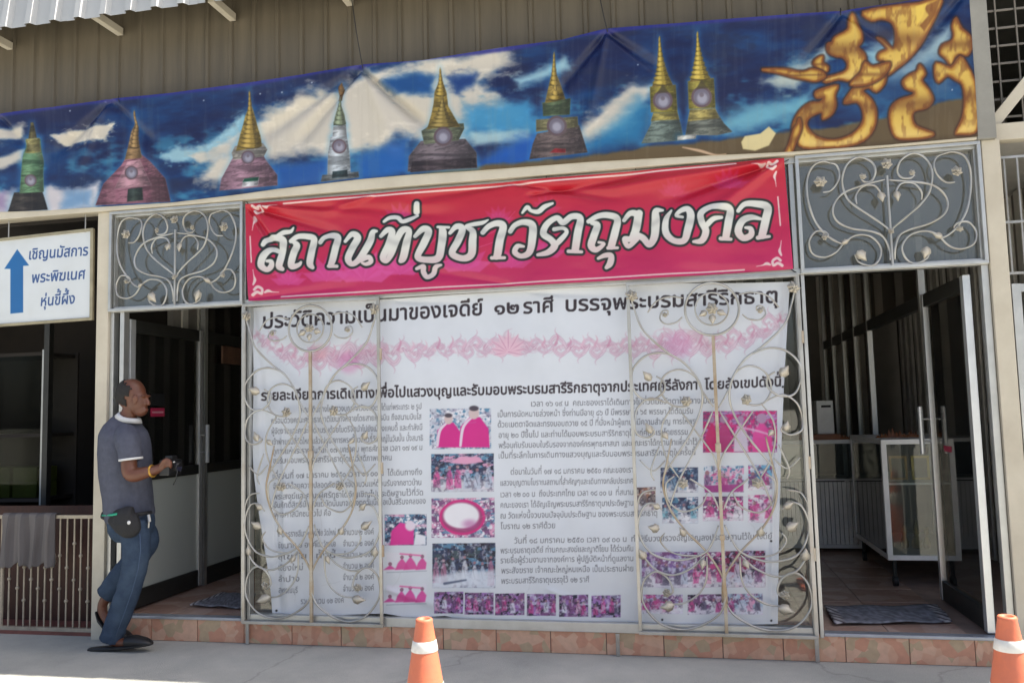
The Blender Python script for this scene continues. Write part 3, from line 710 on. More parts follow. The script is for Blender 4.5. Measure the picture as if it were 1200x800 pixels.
    spire(163.5, 134, 176, 6, 9, (140, 112, 70), .5); spire(298, 112, 176, 14, 12, (146, 122, 60), -1); spire(519, 86, 116, 7, 7, gold, .5); spire(521, 116, 152, 19, 8, (128, 110, 58), 0)
    spire(651, 68, 104, 5, 7, gold); spire(652, 104, 120, 11, 3, gold); spire(773, 49, 104, 12, 10, (160, 138, 58), 3); spire(817, 44, 98, 13, 10, (164, 142, 60), 3); spire(402.5, 118, 150, 8, 6, (120, 130, 104))
    for x, y, r in ((522, 163, 11), (654, 151, 11.5)): A.disc(x, y, r, (92, 76, 80)); A.disc(x, y, r*.78, (106, 100, 114)); A.disc(x, y+1, r*.45, (150, 148, 162), 2)
    for x in (777, 822): A.poly([(x-7, 114-(x > 800)*5), (x, 103-(x > 800)*5), (x+7, 113-(x > 800)*5)], (70, 62, 40), 1, .8)
    # ---- gilded flame ornament
    def Z(p, ox=940, oy=0, k=4.21): return [(ox+a_/k, oy+b_/k) for a_, b_ in p]
    FL = [[(290, 85), (440, 60), (560, 45), (670, 18), (650, 90), (610, 170), (570, 240), (510, 310), (450, 360), (400, 392), (330, 385), (350, 352), (400, 332), (365, 312), (370, 285), (405, 265), (395, 240), (362, 205), (395, 215), (436, 258), (452, 230), (450, 180), (430, 135), (380, 118), (330, 125)],
          [(238, 92), (262, 130), (282, 180), (283, 225), (264, 256), (295, 290), (302, 340), (285, 390), (230, 420), (170, 412), (110, 428), (95, 408), (150, 395), (205, 372), (215, 335), (192, 304), (158, 298), (122, 278), (118, 240), (140, 232), (155, 205), (215, 170), (222, 130)],
          [(92, 300), (62, 312), (50, 335), (75, 362), (110, 374), (118, 352), (92, 330)],
          [(0, 372), (40, 362), (85, 374), (104, 400), (60, 420), (10, 412), (-60, 396), (-130, 376), (-190, 366), (-190, 360), (-100, 360)],
          [(165, 445), (150, 490), (155, 540), (135, 582), (95, 604), (90, 572), (50, 582), (20, 604), (15, 640), (60, 690), (150, 708), (240, 678), (290, 620), (290, 560), (260, 520), (200, 527), (225, 480), (260, 440), (300, 410), (350, 390), (385, 332), (400, 380), (394, 430), (355, 470), (318, 450), (285, 470), (330, 510), (354, 570), (342, 650), (290, 710), (200, 737), (100, 742), (0, 742), (-40, 700), (-52, 640), (-20, 570), (30, 530), (80, 525), (100, 500), (65, 502), (60, 475), (110, 455)],
          [(570, 338), (594, 380), (577, 415), (610, 460), (630, 510), (600, 548), (545, 562), (530, 592), (550, 640), (632, 672), (610, 692), (520, 702), (450, 692), (423, 620), (428, 550), (470, 510), (530, 490), (540, 470), (500, 452), (486, 420), (520, 388), (555, 370)],
          [(745, 112), (770, 160), (812, 200), (820, 250), (800, 292), (765, 287), (740, 304), (725, 355), (705, 322), (690, 302), (668, 280), (680, 243), (725, 223), (735, 190), (728, 150)],
          [(650, 330), (720, 352), (765, 300), (800, 350), (832, 420), (847, 510), (852, 620), (832, 672), (760, 677), (743, 670), (775, 600), (785, 520), (775, 440), (740, 412), (700, 392), (660, 424), (643, 390)],
          [(300, 330), (340, 350), (420, 330), (400, 380), (350, 420), (290, 440), (230, 440), (250, 410), (280, 380)], [(-98, 790), (-70, 730), (-48, 660), (-30, 630), (-20, 604), (-14, 650), (-40, 720), (-70, 790)]]
    for f in FL:
        f = [(x_, y_) for x_, y_ in spline([(q[0], q[1]) for q in Z(f)], 3, True)]; P = np.array(f)
        w = A.win(P[:, 0].min()-6, P[:, 1].min()-6, P[:, 0].max()+6, P[:, 1].max()+6); d = A.sd(f, w)-1.3; XX, YY = A.X[w], A.Y[w]
        n3 = fbm(XX*.07+3, YY*.10, 61, 3); n4 = fbm(XX*.16, YY*.07, 17, 3); th = (YY-P[:, 1].min())/(np.ptp(P[:, 1])+1e-3)
        A.mix(w, (62, 34, 18), (1-sm(.0, 3.4, d))*.85); A.mix(w, (122, 70, 28), 1-sm(-.5, .6, d))
        A.mix(w, (176, 128, 50), 1-sm(-3.6, -.6, d+1.6*(n3-.5))); A.mix(w, (212, 178, 84), (1-sm(-7.0, -2.0, d+4*(n3-.5)))*.9)
        A.mix(w, (108, 58, 24), (1-sm(-2.0, -.4, d))*sm(.50, .72, n4)*.5); A.mix(w, (96, 52, 22), (1-sm(-.6, .4, d))*np.exp(-((th-.52)/.10)**2)*.55)
        A.mix(w, (232, 206, 140), (1-sm(-4, -2, d))*sm(.72, 1, th)*.4)
    A.poly(Z([(585, 60), (668, 20), (640, 100), (590, 175), (566, 150), (610, 100)]), (120, 70, 30), 1.2, .8); A.poly(Z([(545, 60), (600, 42), (580, 110), (552, 150)]), (222, 190, 84), 1.2, .9)
    A.poly([(868, 170), (872, 163), (890, 160), (900, 152), (908, 160), (900, 174), (884, 180), (870, 178)], (206, 190, 140), 1); A.stroke([(800, 176, 1), (820, 180, 3), (838, 185, 2), (850, 184, 1)], (190, 160, 130), 0, .8)
    # weather streaks and a little grime
    k = (fbm(X*.25, Y*.012, 55, 3) > .62)[..., None]*.07; A.a = A.a*(1-k)+np.array([150, 140, 125], np.float32)*k
    return A
BL_TOP = [(-86, 148), (-10, 139), (40, 133), (70, 130), (105, 125), (140, 119), (210, 113), (290, 103), (360, 92), (425, 80), (500, 76), (590, 62), (660, 52), (712, 38), (800, 33), (900, 25), (985, 18), (1050, 10), (1132, -4)]
BL_BOT = [(-86, 257), (-10, 251), (60, 249), (118, 245), (205, 240), (280, 231), (330, 224), (425, 213), (480, 208), (560, 203), (690, 193), (800, 187), (930, 181), (1040, 173), (1142, 164)]
def ridge(U, V, x0, y0, x1, y1, w, amp):
    ex, ey = x1-x0, y1-y0; L = math.hypot(ex, ey); t = ((U-x0)*ex+(V-y0)*ey)/L/L; d = ((U-x0)*-ey+(V-y0)*ex)/L
    ww = w*(0.5+0.8*np.clip(t, 0, 1.2))
    return amp*np.exp(-(d/ww)**2)*sm(-.05, .08, t)*(1-sm(.75, 1.15, t))
def disp_blue(U, V, s, t):
    D = np.zeros_like(U)-0.055
    for (x0, y0, x1, y1, w, a) in ((135, 122, 70, 185, 5, .016), (135, 122, 190, 175, 6, .012), (132, 122, 100, 200, 5, -.01), (425, 84, 350, 175, 6, .018), (425, 84, 500, 150, 6, .03), (432, 88, 470, 180, 9, -.012), (425, 84, 300, 170, 7, .014), (712, 42, 640, 130, 6, .012), (712, 42, 780, 90, 6, .014), (712, 42, 690, 150, 6, -.01), (985, 20, 930, 90, 6, .012), (985, 20, 1050, 60, 6, .01), (5, 140, 60, 200, 6, .012), (1125, 0, 1060, 80, 7, .012)):
        D += 1.9*ridge(U, V, x0, y0, x1, y1, w, a)
    D += 0.006*np.sin(U*.035+V*.02)*np.sin(math.pi*t) + 0.010*(fbm(U*.012, V*.03, 5, 3)-.5)
    for (xa, xb) in ((-86, 0), (0, 140), (140, 425), (425, 712), (712, 985), (985, 1130)):   # sag and rolled hem between ties
        m = ((U >= xa) & (U < xb)); q = np.clip((U-xa)/(xb-xa), 0, 1)
        D += m*np.sin(math.pi*q)*np.exp(-t*9)*-.018
    return D
bb = banner('banner', art_blue(), BL_TOP, BL_BOT, -0.005, 1420, 170, disp_blue, print_mat('vinyl_print', .42, .4, .12))
tag(bb, 'long blue sky banner printed with golden chedis and gilded flames under the cladding', 'banner')
# ------------------------------------------------------------------ red banner with the title
TITLE = []
def zz(ox, oy, k, *strokes):
    for st_ in strokes: TITLE.append([(ox+a/k, oy+b/k, w/k) for a, b, w in st_])
zz(295, 230, 7.5,
   [(118, 432, 34), (150, 388, 42), (215, 372, 48), (290, 392, 58), (288, 470, 60), (268, 560, 58), (256, 620, 52), (285, 645, 30)],
   [(252, 490, 34), (190, 474, 42), (122, 530, 58), (100, 610, 56), (150, 650, 40), (188, 620, 44), (188, 580, 34), (150, 575, 20)],
   [(235, 358, 18), (300, 328, 36), (360, 318, 28), (385, 285, 10)],
   [(362, 402, 34), (420, 362, 40), (500, 360, 46), (560, 382, 52), (542, 480, 56), (524, 590, 56), (550, 632, 28)],
   [(385, 408, 30), (412, 440, 52), (385, 500, 56), (360, 590, 56), (372, 622, 48), (425, 608, 34), (445, 585, 18)],
   [(615, 410, 34), (650, 368, 36), (710, 348, 48), (768, 372, 54), (746, 470, 58), (720, 580, 56), (700, 618, 32)], [(690, 620, 24), (765, 622, 24)],
   [(835, 402, 26), (895, 340, 44), (945, 372, 58), (900, 460, 58), (862, 550, 56), (890, 600, 42), (940, 580, 46), (1000, 500, 56), (1056, 400, 58), (1078, 325, 42), (1112, 315, 18)],
   [(965, 572, 34), (1040, 542, 40), (1062, 580, 34), (1020, 602, 28), (985, 592, 16)])
zz(440, 220, 6.956,
   [(58, 402, 26), (112, 352, 42), (148, 372, 52), (120, 470, 52), (72, 570, 48), (100, 602, 32), (140, 540, 46), (190, 420, 48), (235, 352, 50), (284, 358, 42), (265, 450, 56), (236, 570, 56), (215, 600, 34)],
   [(82, 284, 18), (130, 252, 30), (190, 250, 32), (230, 282, 30), (290, 262, 32), (345, 230, 18)],
   [(345, 138, 40), (336, 198, 46)],
   [(332, 402, 26), (396, 342, 46), (442, 362, 52), (402, 460, 56), (352, 568, 46), (430, 592, 46), (520, 578, 56), (545, 480, 60), (556, 370, 60), (540, 332, 28)], [(515, 325, 18), (605, 328, 18)],
   [(345, 664, 22), (398, 646, 34), (400, 690, 38), (430, 732, 34), (478, 710, 36), (500, 652, 34), (545, 635, 14)],
   [(615, 374, 26), (666, 322, 42), (716, 342, 52), (682, 440, 56), (634, 540, 50), (720, 582, 46), (790, 550, 56), (800, 440, 60), (800, 362, 46), (745, 322, 22), (800, 306, 30), (880, 292, 28), (925, 270, 8)],
   [(883, 372, 34), (930, 322, 40), (1000, 297, 46), (1048, 322, 56), (1022, 430, 60), (1002, 550, 56), (985, 570, 34)], [(955, 578, 24), (1058, 576, 20)])
zz(590, 220, 6.956,
   [(62, 362, 34), (100, 312, 36), (170, 287, 42), (240, 312, 56), (240, 420, 60), (216, 530, 50), (150, 562, 36), (98, 530, 40), (120, 482, 34), (170, 484, 16)],
   [(160, 212, 14), (200, 168, 30), (232, 195, 24), (290, 202, 34), (340, 162, 34), (405, 135, 16)],
   [(285, 552, 22), (370, 532, 44), (422, 480, 54), (392, 430, 46), (330, 380, 50), (360, 302, 46), (440, 252, 40), (490, 290, 46), (560, 242, 46), (630, 257, 50), (612, 370, 60), (590, 510, 56)], [(535, 525, 26), (642, 530, 20)],
   [(418, 345, 30), (490, 337, 24), (520, 370, 30), (472, 430, 40), (430, 470, 36)],
   [(698, 284, 32), (770, 242, 40), (850, 232, 46), (930, 262, 50), (912, 370, 58), (882, 480, 54)], [(855, 497, 24), (932, 495, 18)],
   [(725, 296, 28), (768, 315, 50), (742, 400, 56), (720, 480, 54), (760, 512, 40), (822, 465, 22), (780, 452, 16)],
   [(775, 582, 18), (830, 557, 34), (880, 560, 40), (872, 620, 48), (842, 655, 26)],
   [(985, 274, 26), (1036, 217, 40), (1092, 232, 52), (1082, 330, 56), (1044, 420, 46), (990, 424, 38), (1020, 482, 34), (1088, 425, 34)])
zz(740, 215, 6.667,
   [(62, 240, 50), (40, 360, 54), (10, 440, 40)], [(18, 400, 44), (90, 430, 46), (140, 482, 44), (180, 420, 56), (190, 300, 60), (192, 222, 44), (245, 215, 16)],
   [(312, 218, 12), (270, 290, 40), (270, 390, 50), (330, 452, 42), (410, 452, 46), (440, 370, 56), (463, 262, 56), (440, 208, 44), (390, 217, 34), (350, 255, 22), (400, 270, 16)],
   [(485, 462, 18), (550, 452, 44), (580, 380, 50), (547, 310, 46), (542, 242, 46), (610, 197, 40), (700, 192, 46), (768, 212, 50), (756, 310, 58), (737, 420, 52)], [(695, 437, 26), (775, 442, 20)],
   [(592, 330, 38), (640, 287, 34), (702, 275, 22)],
   [(832, 222, 28), (880, 172, 36), (960, 167, 46), (1058, 192, 56), (1046, 290, 60), (1018, 410, 56)], [(985, 430, 28), (1075, 420, 18)],
   [(1008, 284, 18), (930, 272, 40), (862, 302, 50), (832, 380, 54), (872, 432, 44), (930, 410, 44), (930, 362, 34), (888, 352, 16)])
def art_red():
    A = Art(284, 180, 934, 358, 2.2)
    X, Y = A.X, A.Y
    yt = 240-0.0845*(X-290); yb = 352-0.0567*(X-293); h = np.clip((Y-yt)/(yb-yt), 0, 1)
    c0 = np.array([178, 30, 46], np.float32); c1 = np.array([176, 29, 70], np.float32); c2 = np.array([175, 30, 84], np.float32)
    k = sm(0, .55, h)[..., None]; A.a = c0*(1-k)+c1*k; k = sm(.5, 1, h)[..., None]; A.a = A.a*(1-k)+c2*k
    pk = (194, 64, 134)
    def lotus(x, y, r, al=.7, n=7):
        for i in range(n):
            a = math.radians(-90+(i-(n-1)/2)*24); dx, dy = math.cos(a)*r, math.sin(a)*r
            nx, ny = -math.sin(a)*r*.2, math.cos(a)*r*.2
            A.poly([(x, y), (x+dx*.5+nx, y+dy*.5+ny), (x+dx, y+dy), (x+dx*.5-nx, y+dy*.5-ny)], pk if i % 2 else (200, 76, 144), 1.4, al)
    for x, y, r, al in ((340, 334, 22, .55), (385, 330, 30, .6), (428, 330, 38, .75), (470, 322, 30, .7), (545, 318, 34, .65), (600, 314, 26, .5), (640, 302, 26, .5), (470, 262, 24, .4), (855, 222, 24, .35), (640, 250, 20, .25), (585, 262, 20, .35), (790, 230, 20, .2)):
        lotus(x, y, r, al)
    for _ in range(9):
        x = 320+rngn.random()*300; y = 290-0.07*(x-320)+rngn.random()*40
        A.stroke([(x, y, .8), (x+30, y-12, .8), (x+52, y-34, .6)], (216, 110, 160), 0, .6, .45)
    wh = (222, 205, 200)
    A.stroke([(334, 239.5, 1.9), (600, 217.5, 1.9), (862, 193.5, 1.9)], wh, 0, .5, .95, 3)
    A.stroke([(331, 348, 1.7), (600, 332.5, 1.7), (872, 316.5, 1.7)], wh, 0, .5, .95, 3)
    A.stroke([(911, 232, 1.6), (914, 265, 1.6)], wh, 0, .5, .9, 0); A.stroke([(295.5, 278, 1.5), (297, 308, 1.5)], wh, 0, .5, .9, 0)
    def corner(x, y, sx, sy):
        for p in ([(0, 0, 3.4), (5, 3, 3.4), (10, 1, 3), (11, 6, 3), (6, 9, 3.2), (2, 6, 3)], [(14, 2, 2), (18, 3.5, 3.4), (23, 2, 1.2), (30, 1.2, .6)], [(1, 12, 2), (3, 17, 3.2), (2, 22, 1.2), (1, 29, .6)]):
            A.stroke([(x+a*sx, y+b*sy-0.07*a*sx, w) for a, b, w in p], wh, 0, .6, .95)
    corner(297, 242, 1, 1); corner(910, 191, -1, 1); corner(298, 346, 1, -1); corner(916, 312, -1, -1)
    for f in TITLE: A.stroke(f, (28, 34, 32), 3.1, .7)
    for f in TITLE: A.stroke(f, (28, 34, 32), 2.2, .5)
    for f in TITLE: A.stroke(f, (206, 206, 200), .35, .5)
    # silver to rose gradient inside the white letters
    wv = (A.a.min(-1) > 150)
    base = 318-0.073*(X-300); g = sm(-16, 4, Y-base)*wv; A.mix((slice(None), slice(None)), (196, 168, 172), (g*.6).astype(np.float32))
    g2 = np.exp(-((Y-(base-24)-5*np.sin(X*.11))/4)**2)*wv; A.mix((slice(None), slice(None)), (168, 168, 166), (g2*.6).astype(np.float32))
    return A
R_TOP = [(289, 240), (440, 228), (600, 214), (760, 200), (918, 187)]
R_BOT = [(293, 353), (450, 345), (600, 336), (760, 327), (929, 316)]
def disp_red(U, V, s, t):
    D = np.zeros_like(U)-0.012
    for (x0, y0, x1, y1, w, a) in ((292, 244, 330, 300, 4, .014), (295, 244, 400, 275, 5, .014), (300, 243, 470, 250, 5, -.012), (330, 242, 520, 252, 6, .016), (915, 190, 780, 235, 6, .018), (915, 190, 820, 260, 7, -.012), (915, 190, 700, 225, 6, -.014), (600, 216, 480, 235, 5, .010), (600, 216, 720, 232, 5, .012), (620, 230, 760, 205, 5, .012), (440, 230, 380, 250, 4, -.008), (293, 350, 420, 335, 5, .007), (925, 318, 800, 318, 6, .008), (600, 334, 500, 318, 5, .006)):
        D += 1.9*ridge(U, V, x0, y0, x1, y1, w, a)
    return D-.012+0.014*(fbm(U*.012, V*.03, 15, 3)-.5)+0.004*np.sin(U*.05+V*.05)
rb = banner('banner', art_red(), R_TOP, R_BOT, -0.02, 960, 240, disp_red, print_mat('red_vinyl', .38, .45, .10))
tag(rb, 'red and magenta title banner with white outlined Thai lettering tied above the gates', 'banner')
# ------------------------------------------------------------------ white history poster
def art_white():
    A = Art(284, 322, 934, 744, 2.2, (204, 208, 215))
    X, Y = A.X, A.Y
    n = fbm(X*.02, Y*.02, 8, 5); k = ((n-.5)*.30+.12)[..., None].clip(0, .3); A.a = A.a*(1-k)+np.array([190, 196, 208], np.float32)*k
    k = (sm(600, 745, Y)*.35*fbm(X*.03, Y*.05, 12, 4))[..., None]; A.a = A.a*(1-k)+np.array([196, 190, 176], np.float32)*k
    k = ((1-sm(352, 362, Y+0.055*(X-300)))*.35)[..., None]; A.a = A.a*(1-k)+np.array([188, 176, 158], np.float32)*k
    # rose ornament band
    def cy(x): return np.interp(x, [296, 310, 335, 375, 440, 595, 740, 790, 850, 900, 925], [385, 402, 418, 420, 413, 405, 407, 402, 404, 388, 368])
    rr = np.random.default_rng(11)
    pinks = [(196, 150, 172), (206, 170, 188), (188, 132, 158), (214, 186, 200), (178, 128, 150)]
    for x in np.concatenate([np.linspace(300, 450, 62), np.linspace(452, 745, 86), np.linspace(746, 922, 66)]):
        y = float(cy(x)); big = 1.0+.8*math.exp(-((x-595)/26)**2)+.9*math.exp(-((x-795)/34)**2)+.9*math.exp(-((x-410)/34)**2)
        for q in range(3):
            a = rr.random()*6.28; r = (4+rr.random()*8)*big; sgn = 1 if rr.random() > .5 else -1
            p = [(x+rr.normal()*2, y+rr.normal()*2.5*big, 2.2*big)]
            for j in range(1, 5):
                aa = a+sgn*j*.55; p.append((p[-1][0]+math.cos(aa)*r*.3, p[-1][1]+math.sin(aa)*r*.22, max(.4, 2.2*big*(1-j/4.2))))
            A.stroke([(a_, b_2, w_*1.5) for a_, b_2, w_ in p], pinks[rr.integers(5)], 0, .9, .3, 3)
    mv = (150, 108, 136)
    xs__ = np.linspace(303, 912, 58)
    xs__ = xs__+rr.normal(size=58)*2.2
    for i, x in enumerate(xs__):                       # running scrolls with drawn outlines
        y = float(cy(x)); up_ = 1 if i % 2 else -1; k_ = .6+.6*rr.random()+.45*math.exp(-((x-795)/40)**2)+.45*math.exp(-((x-410)/40)**2); dirn = 1 if x < 595 else -1
        p = [(x-5*dirn, y+3*up_, 1.0), (x, y-5*up_*k_, 3.4*k_), (x+8*dirn, y-10*up_*k_, 4.0*k_), (x+14*dirn, y-5*up_*k_, 3.0*k_), (x+11*dirn, y-1*up_, 2.0), (x+7*dirn, y-4*up_, 1.0)]
        A.stroke(p, mv, .5, .6, .42); A.stroke(p, (208, 188, 202), -.1, .6, .85); A.stroke([(a_, b2, .5) for a_, b2, w_ in p[1:5]], mv, 0, .5, .5)
        A.stroke([(x+4*dirn, y-10*up_*k_, 2), (x+9*dirn, y-15*up_*k_, 1.4), (x+8*dirn, y-19*up_*k_, .4)], (192, 160, 180), 0, .6, .65)
    for x in np.linspace(312, 912, 40):                # upright flame tips
        y = float(cy(x)); hgt = 5+6*rr.random(); A.stroke([(x, y-2, 3), (x+3, y-hgt, 2), (x+1, y-hgt-5, .5)], pinks[rr.integers(3)], 0, .7, .7, 4)
    for i in range(-4, 5):                             # the central flower
        a = math.radians(-90+i*26); r = 30-3.2*abs(i)
        A.stroke([(595, 412, 3), (595+math.cos(a)*r*.55, 412+math.sin(a)*r*.5, 7), (595+math.cos(a)*r, 412+math.sin(a)*r*.85, .6)], (212, 176, 192), 0, .8, .75, 5)
        A.stroke([(595, 412, .8), (595+math.cos(a)*r*.6, 412+math.sin(a)*r*.5, .8), (595+math.cos(a)*r, 412+math.sin(a)*r*.85, .5)], (176, 120, 150), 0, .5, .8, 4)
    A.disc(408, 425, 12, (206, 120, 176), 5, .4); A.disc(795, 404, 16, (196, 130, 176), 6, .35); A.disc(374, 412, 9, (206, 140, 150), 4, .35)
    # headings
    ink = (52, 44, 50)
    A.glyphs('ประวัติความเป็นมาของเจดีย์', (307, 384.5), (565, 368.5), 25, ink, .022)
    A.glyphs('๑๒', (579, 368), (607, 366.5), 22, ink, .022)
    A.glyphs('ราศี', (613, 367), (648, 365), 24, ink, .022)
    A.glyphs('บรรจุพระบรมสารีริกธาตุ', (663, 364.5), (911, 354), 24.5, ink, .022)
    A.glyphs('รายละเอียดการเดินทางเพื่อไปแสวงบุญและรับมอบพระบรมสารีริกธาตุจากประเทศศรีลังกา', (305, 469), (817, 456), 16.5, ink, .030)
    A.glyphs('โดยสังเขปดังนี้', (826, 456), (916, 452), 16, ink, .030)
    # body text, line by line
    g = (90, 90, 96)
    def ln(t, x0, y0, x1, y1=None, h=9.8): A.glyphs(t, (x0, y0), (x1, y0-(x1-x0)*.028 if y1 is None else y1), h, g, .007, 0, .84)
    L1 = ['คณะเดินทางไปแสวงบุญจากวัดของเราได้แก่พระเถระ ๒ รูป', 'พร้อมด้วยคณะศรัทธาญาติโยมทั้งหลายโดยสายการบิน ถึงสนามบินใส', 'ผู้จัดงานและคณะได้ต้อนรับด้วยไมตรีจิตนำไปยังเมืองแคนดี้ และกำลังมี',
          'เข้าพักแรมที่วัดใหญ่แล้วไปนมัสการพระเขี้ยวแก้วที่วัดใหญ่ในวันนั้น นั่งสมาธิ', 'ดูการแห่พระธาตุ ในวันที่ ๑๗ มกราคม พุทธศักราช เวลา ๑๗.๑๙ น.', 'ขอรับมอบพระบรมสารีริกธาตุโดยสวัสดิภาพทุกคน']
    for i, t in enumerate(L1): ln(t, 352 if i == 0 else 316+i*.5, (483, 496, 508.5, 521, 532, 543)[i], (493, 493, 494, 495, 496, 458)[i])
    L2 = ['เมื่อวันที่ ๑๗ มกราคม ๒๕๕๐ เวลา ๑๖.๐๐ น. ได้เดินทางถึง', 'จังหวัดด้วยความปลอดภัยมีการจัดขบวนแห่ต้อนรับจากชาวบ้าน', 'พระสงฆ์และคณะผู้ศรัทธาได้อัญเชิญไปประดิษฐานไว้ที่วัด', 'อันศักดิ์สิทธิ์นับตั้งแต่บัดนั้นมาจนถึงทุกวันนี้เพื่อเป็นสิริมงคลของ', 'พุทธศาสนิกชนทั่วไป คือ']
    for i, t in enumerate(L2): ln(t, 318+i*.6, (561, 573, 585, 595, 606)[i], (494, 493, 495, 498, 386)[i])
    for i, (a, b) in enumerate((('๑. นครราชสีมา ๑ องค์', 'โดย วัดใหญ่'), ('ชัยนาท ๑ องค์', 'โดย วัดเหนือ'), ('สุโขทัย', 'ทั้งนี้'), ('เชียงใหม่', ''), ('ลำปาง', ''), ('สุพรรณบุรี', ''))):
        y = 629+i*13.2; ln(a, 324, y, 324+(50, 46, 34, 30, 26, 24)[i])
        if b: ln(b, 370, y-1.4, 392)
        ln('จำนวน ๒ องค์', 401, y-2, 437)
    ln('รวม จำนวน ๑๒ องค์', 352, 707.5, 402)
    L3 = [('เวลา ๑๖.๑๙ น. คณะของเราได้เดินทางไปที่วัดมัลวัตตาใจกลางเมือง', 622, 476, 838), ('เป็นการนัดหมายล่วงหน้า ซึ่งท่านมีอายุ ๘๖ ปี มีพรรษาได้ ๖๕ พรรษา ได้ต้อนรับ', 583, 488.5, 812),
          ('ด้วยเมตตาจิตและทรงมอบถวาย ๑๕ ปี ที่นั่งหน้าผู้แทนที่มีความสำคัญ การให้พร', 583, 500.5, 815), ('อายุ ๒๐ ปีขึ้นไป และท่านได้มอบพระบรมสารีริกธาตุให้แก่คณะเราโดยธรรม', 584, 513, 806), ('พร้อมกับรับมอบใบรับรองจากองค์กรพุทธศาสนา และคณะเราได้กราบลาเพื่อนำไว้', 584, 525, 817), ('เป็นที่ระลึกในการเดินทางแสวงบุญและรับมอบพระบรมสารีริกธาตุในครั้งนี้', 584, 537, 815),
          ('ต่อมาในวันที่ ๑๗-๑๘ มกราคม ๒๕๕๐ คณะของเรา', 598, 556, 742), ('แสวงบุญตามโบราณสถานที่สำคัญๆและเดินทางกลับประเทศ', 586, 569, 742), ('เวลา ๑๒.๐๐ น. ถึงประเทศไทย เวลา ๑๘.๐๐ น. ที่สนาม', 586, 582.5, 742), ('คณะของเรา ได้อัญเชิญพระบรมสารีริกธาตุมาประดิษฐาน', 586, 595, 742), ('ณ วัดแห่งนี้จวบจนปัจจุบันประดิษฐาน ของพระบรมสารีริกธาตุ', 586, 607.5, 770), ('โบราณ ๑๒ ราศีด้วย', 586, 620, 650),
          ('วันที่ ๑๘ มกราคม ๒๕๕๐ เวลา ๐๙.๐๐ น. ทำพิธีบวงสรวงอัญเชิญลงประดิษฐานไว้ใน เจดีย์', 602, 637, 905), ('พระบรมธาตุเจดีย์ ท่านคณะสงฆ์และญาติโยม ได้ร่วมกัน', 586, 648.5, 742), ('รายชื่อผู้ร่วมงานจากองค์การ ผู้ปฏิบัติหน้าที่ดูแลงาน', 586, 660, 742), ('พระสังฆราช เจ้าคณะใหญ่หนเหนือ เป็นประธานฝ่าย', 587, 672, 742), ('พระบรมสารีริกธาตุบรรจุไว้ ๑๒ ราศี', 587, 684, 690)]
    for t, x0, y0, x1 in L3: ln(t, x0, y0, x1, y0-(x1-x0)*.018)
    # ---- the printed snapshots: magenta and blue halftone
    mg = (190, 72, 136); pk = (208, 150, 180); nv = (46, 56, 84); tl = (86, 130, 160); wt = (214, 214, 222); pu = (120, 76, 120); bk = (40, 36, 50)
    def snap(x0, y0, x1, y1, pal, seed, people=0, robe=mg, ground=wt, sk=None):
        q = [(x0, y0), (x1, y0-(x1-x0)*.012), (x1, y1-(x1-x0)*.005), (x0, y1)]
        w = A.win(x0, y0-2, x1, y1); d = A.sd(q, w); al = 1-sm(-.4, .4, d)
        XX, YY = A.X[w], A.Y[w]; f1 = fbm(XX*.17, YY*.19, seed, 4); f2 = fbm(XX*.32+9, YY*.32, seed+40, 3); f3 = fbm(XX*.1, YY*.25, seed+80, 3)
        A.mix(w, pal[0], al)
        A.mix(w, pal[1], al*sm(.45, .62, f1)); A.mix(w, pal[2], al*sm(.54, .66, f2)); A.mix(w, pal[3], al*sm(.58, .7, f3)*.9)
        if ground is not None: A.mix(w, ground, al*sm(y1-(y1-y0)*.42, y1-(y1-y0)*.2, YY+6*(f2-.5))*.85)
        r2 = np.random.default_rng(seed)
        for i in range(people):
            x = x0+(i+.5+r2.normal()*.15)*(x1-x0)/people; hh = (y1-y0)*(.5+.2*r2.random()); wd_ = (x1-x0)/people*.36; yb = y1-2-r2.random()*4
            c = [robe, pk, wt, pu, (90, 84, 110), (170, 180, 200)][r2.integers(6)] if r2.random() > .3 else robe
            wq = [(x-wd_, yb), (x-wd_*.8, yb-hh*.6), (x-wd_*.3, yb-hh*.8), (x+wd_*.3, yb-hh*.8), (x+wd_*.8, yb-hh*.6), (x+wd_, yb)]
            wq = [(min(max(a, x0+.5), x1-.5), b) for a, b in wq]
            A.poly(wq, c, 1.0, .8); A.disc(min(max(x, x0+2), x1-2), yb-hh*.9, max(1.2, wd_*.45), (150, 110, 120) if sk is None else sk, .7)
            A.stroke([(wq[1][0]+1, wq[1][1], 1), (x+wd_*.2, yb-hh*.2, .8)], bk, 0, .6, .5, 0)
        f4 = fbm(XX*.28, YY*.3, seed+120, 3); f5 = fbm(XX*.34+4, YY*.26, seed+160, 3)
        A.mix(w, (76, 70, 92), al*sm(.54, .7, f4)*.5); A.mix(w, (204, 200, 214), al*sm(.56, .74, f5)*.5)
    snap(503, 479, 575, 526, [(180, 186, 200), wt, tl, (150, 150, 170)], 1, 0, ground=None)
    for x, y, s_ in ((525, 524, 1.0), (555, 524, 1.22)):
        A.poly([(x-14*s_, y), (x-13*s_, y-20*s_), (x-4*s_, y-29*s_), (x+6*s_, y-29*s_), (x+14*s_, y-18*s_), (x+15*s_, y)], (198, 40, 130), .8)
        A.stroke([(x-13*s_, y-2, 3), (x-10*s_, y-20*s_, 3.4), (x+1, y-31*s_, 2)], wt, 0, .7, .9); A.disc(x, y-33*s_, 5*s_, (196, 176, 176), .8, 1, 6*s_); A.disc(x, y-37.5*s_, 4.6*s_, (60, 54, 66), .8, .9, 2.6*s_)
    snap(505, 532, 578, 576, [nv, tl, bk, pk], 2, 6); A.poly([(526, 542), (540, 534), (562, 536), (566, 541), (545, 544)], pk, 1)
    snap(505, 584, 579, 630, [pu, pk, wt, tl], 3, 0, ground=None)
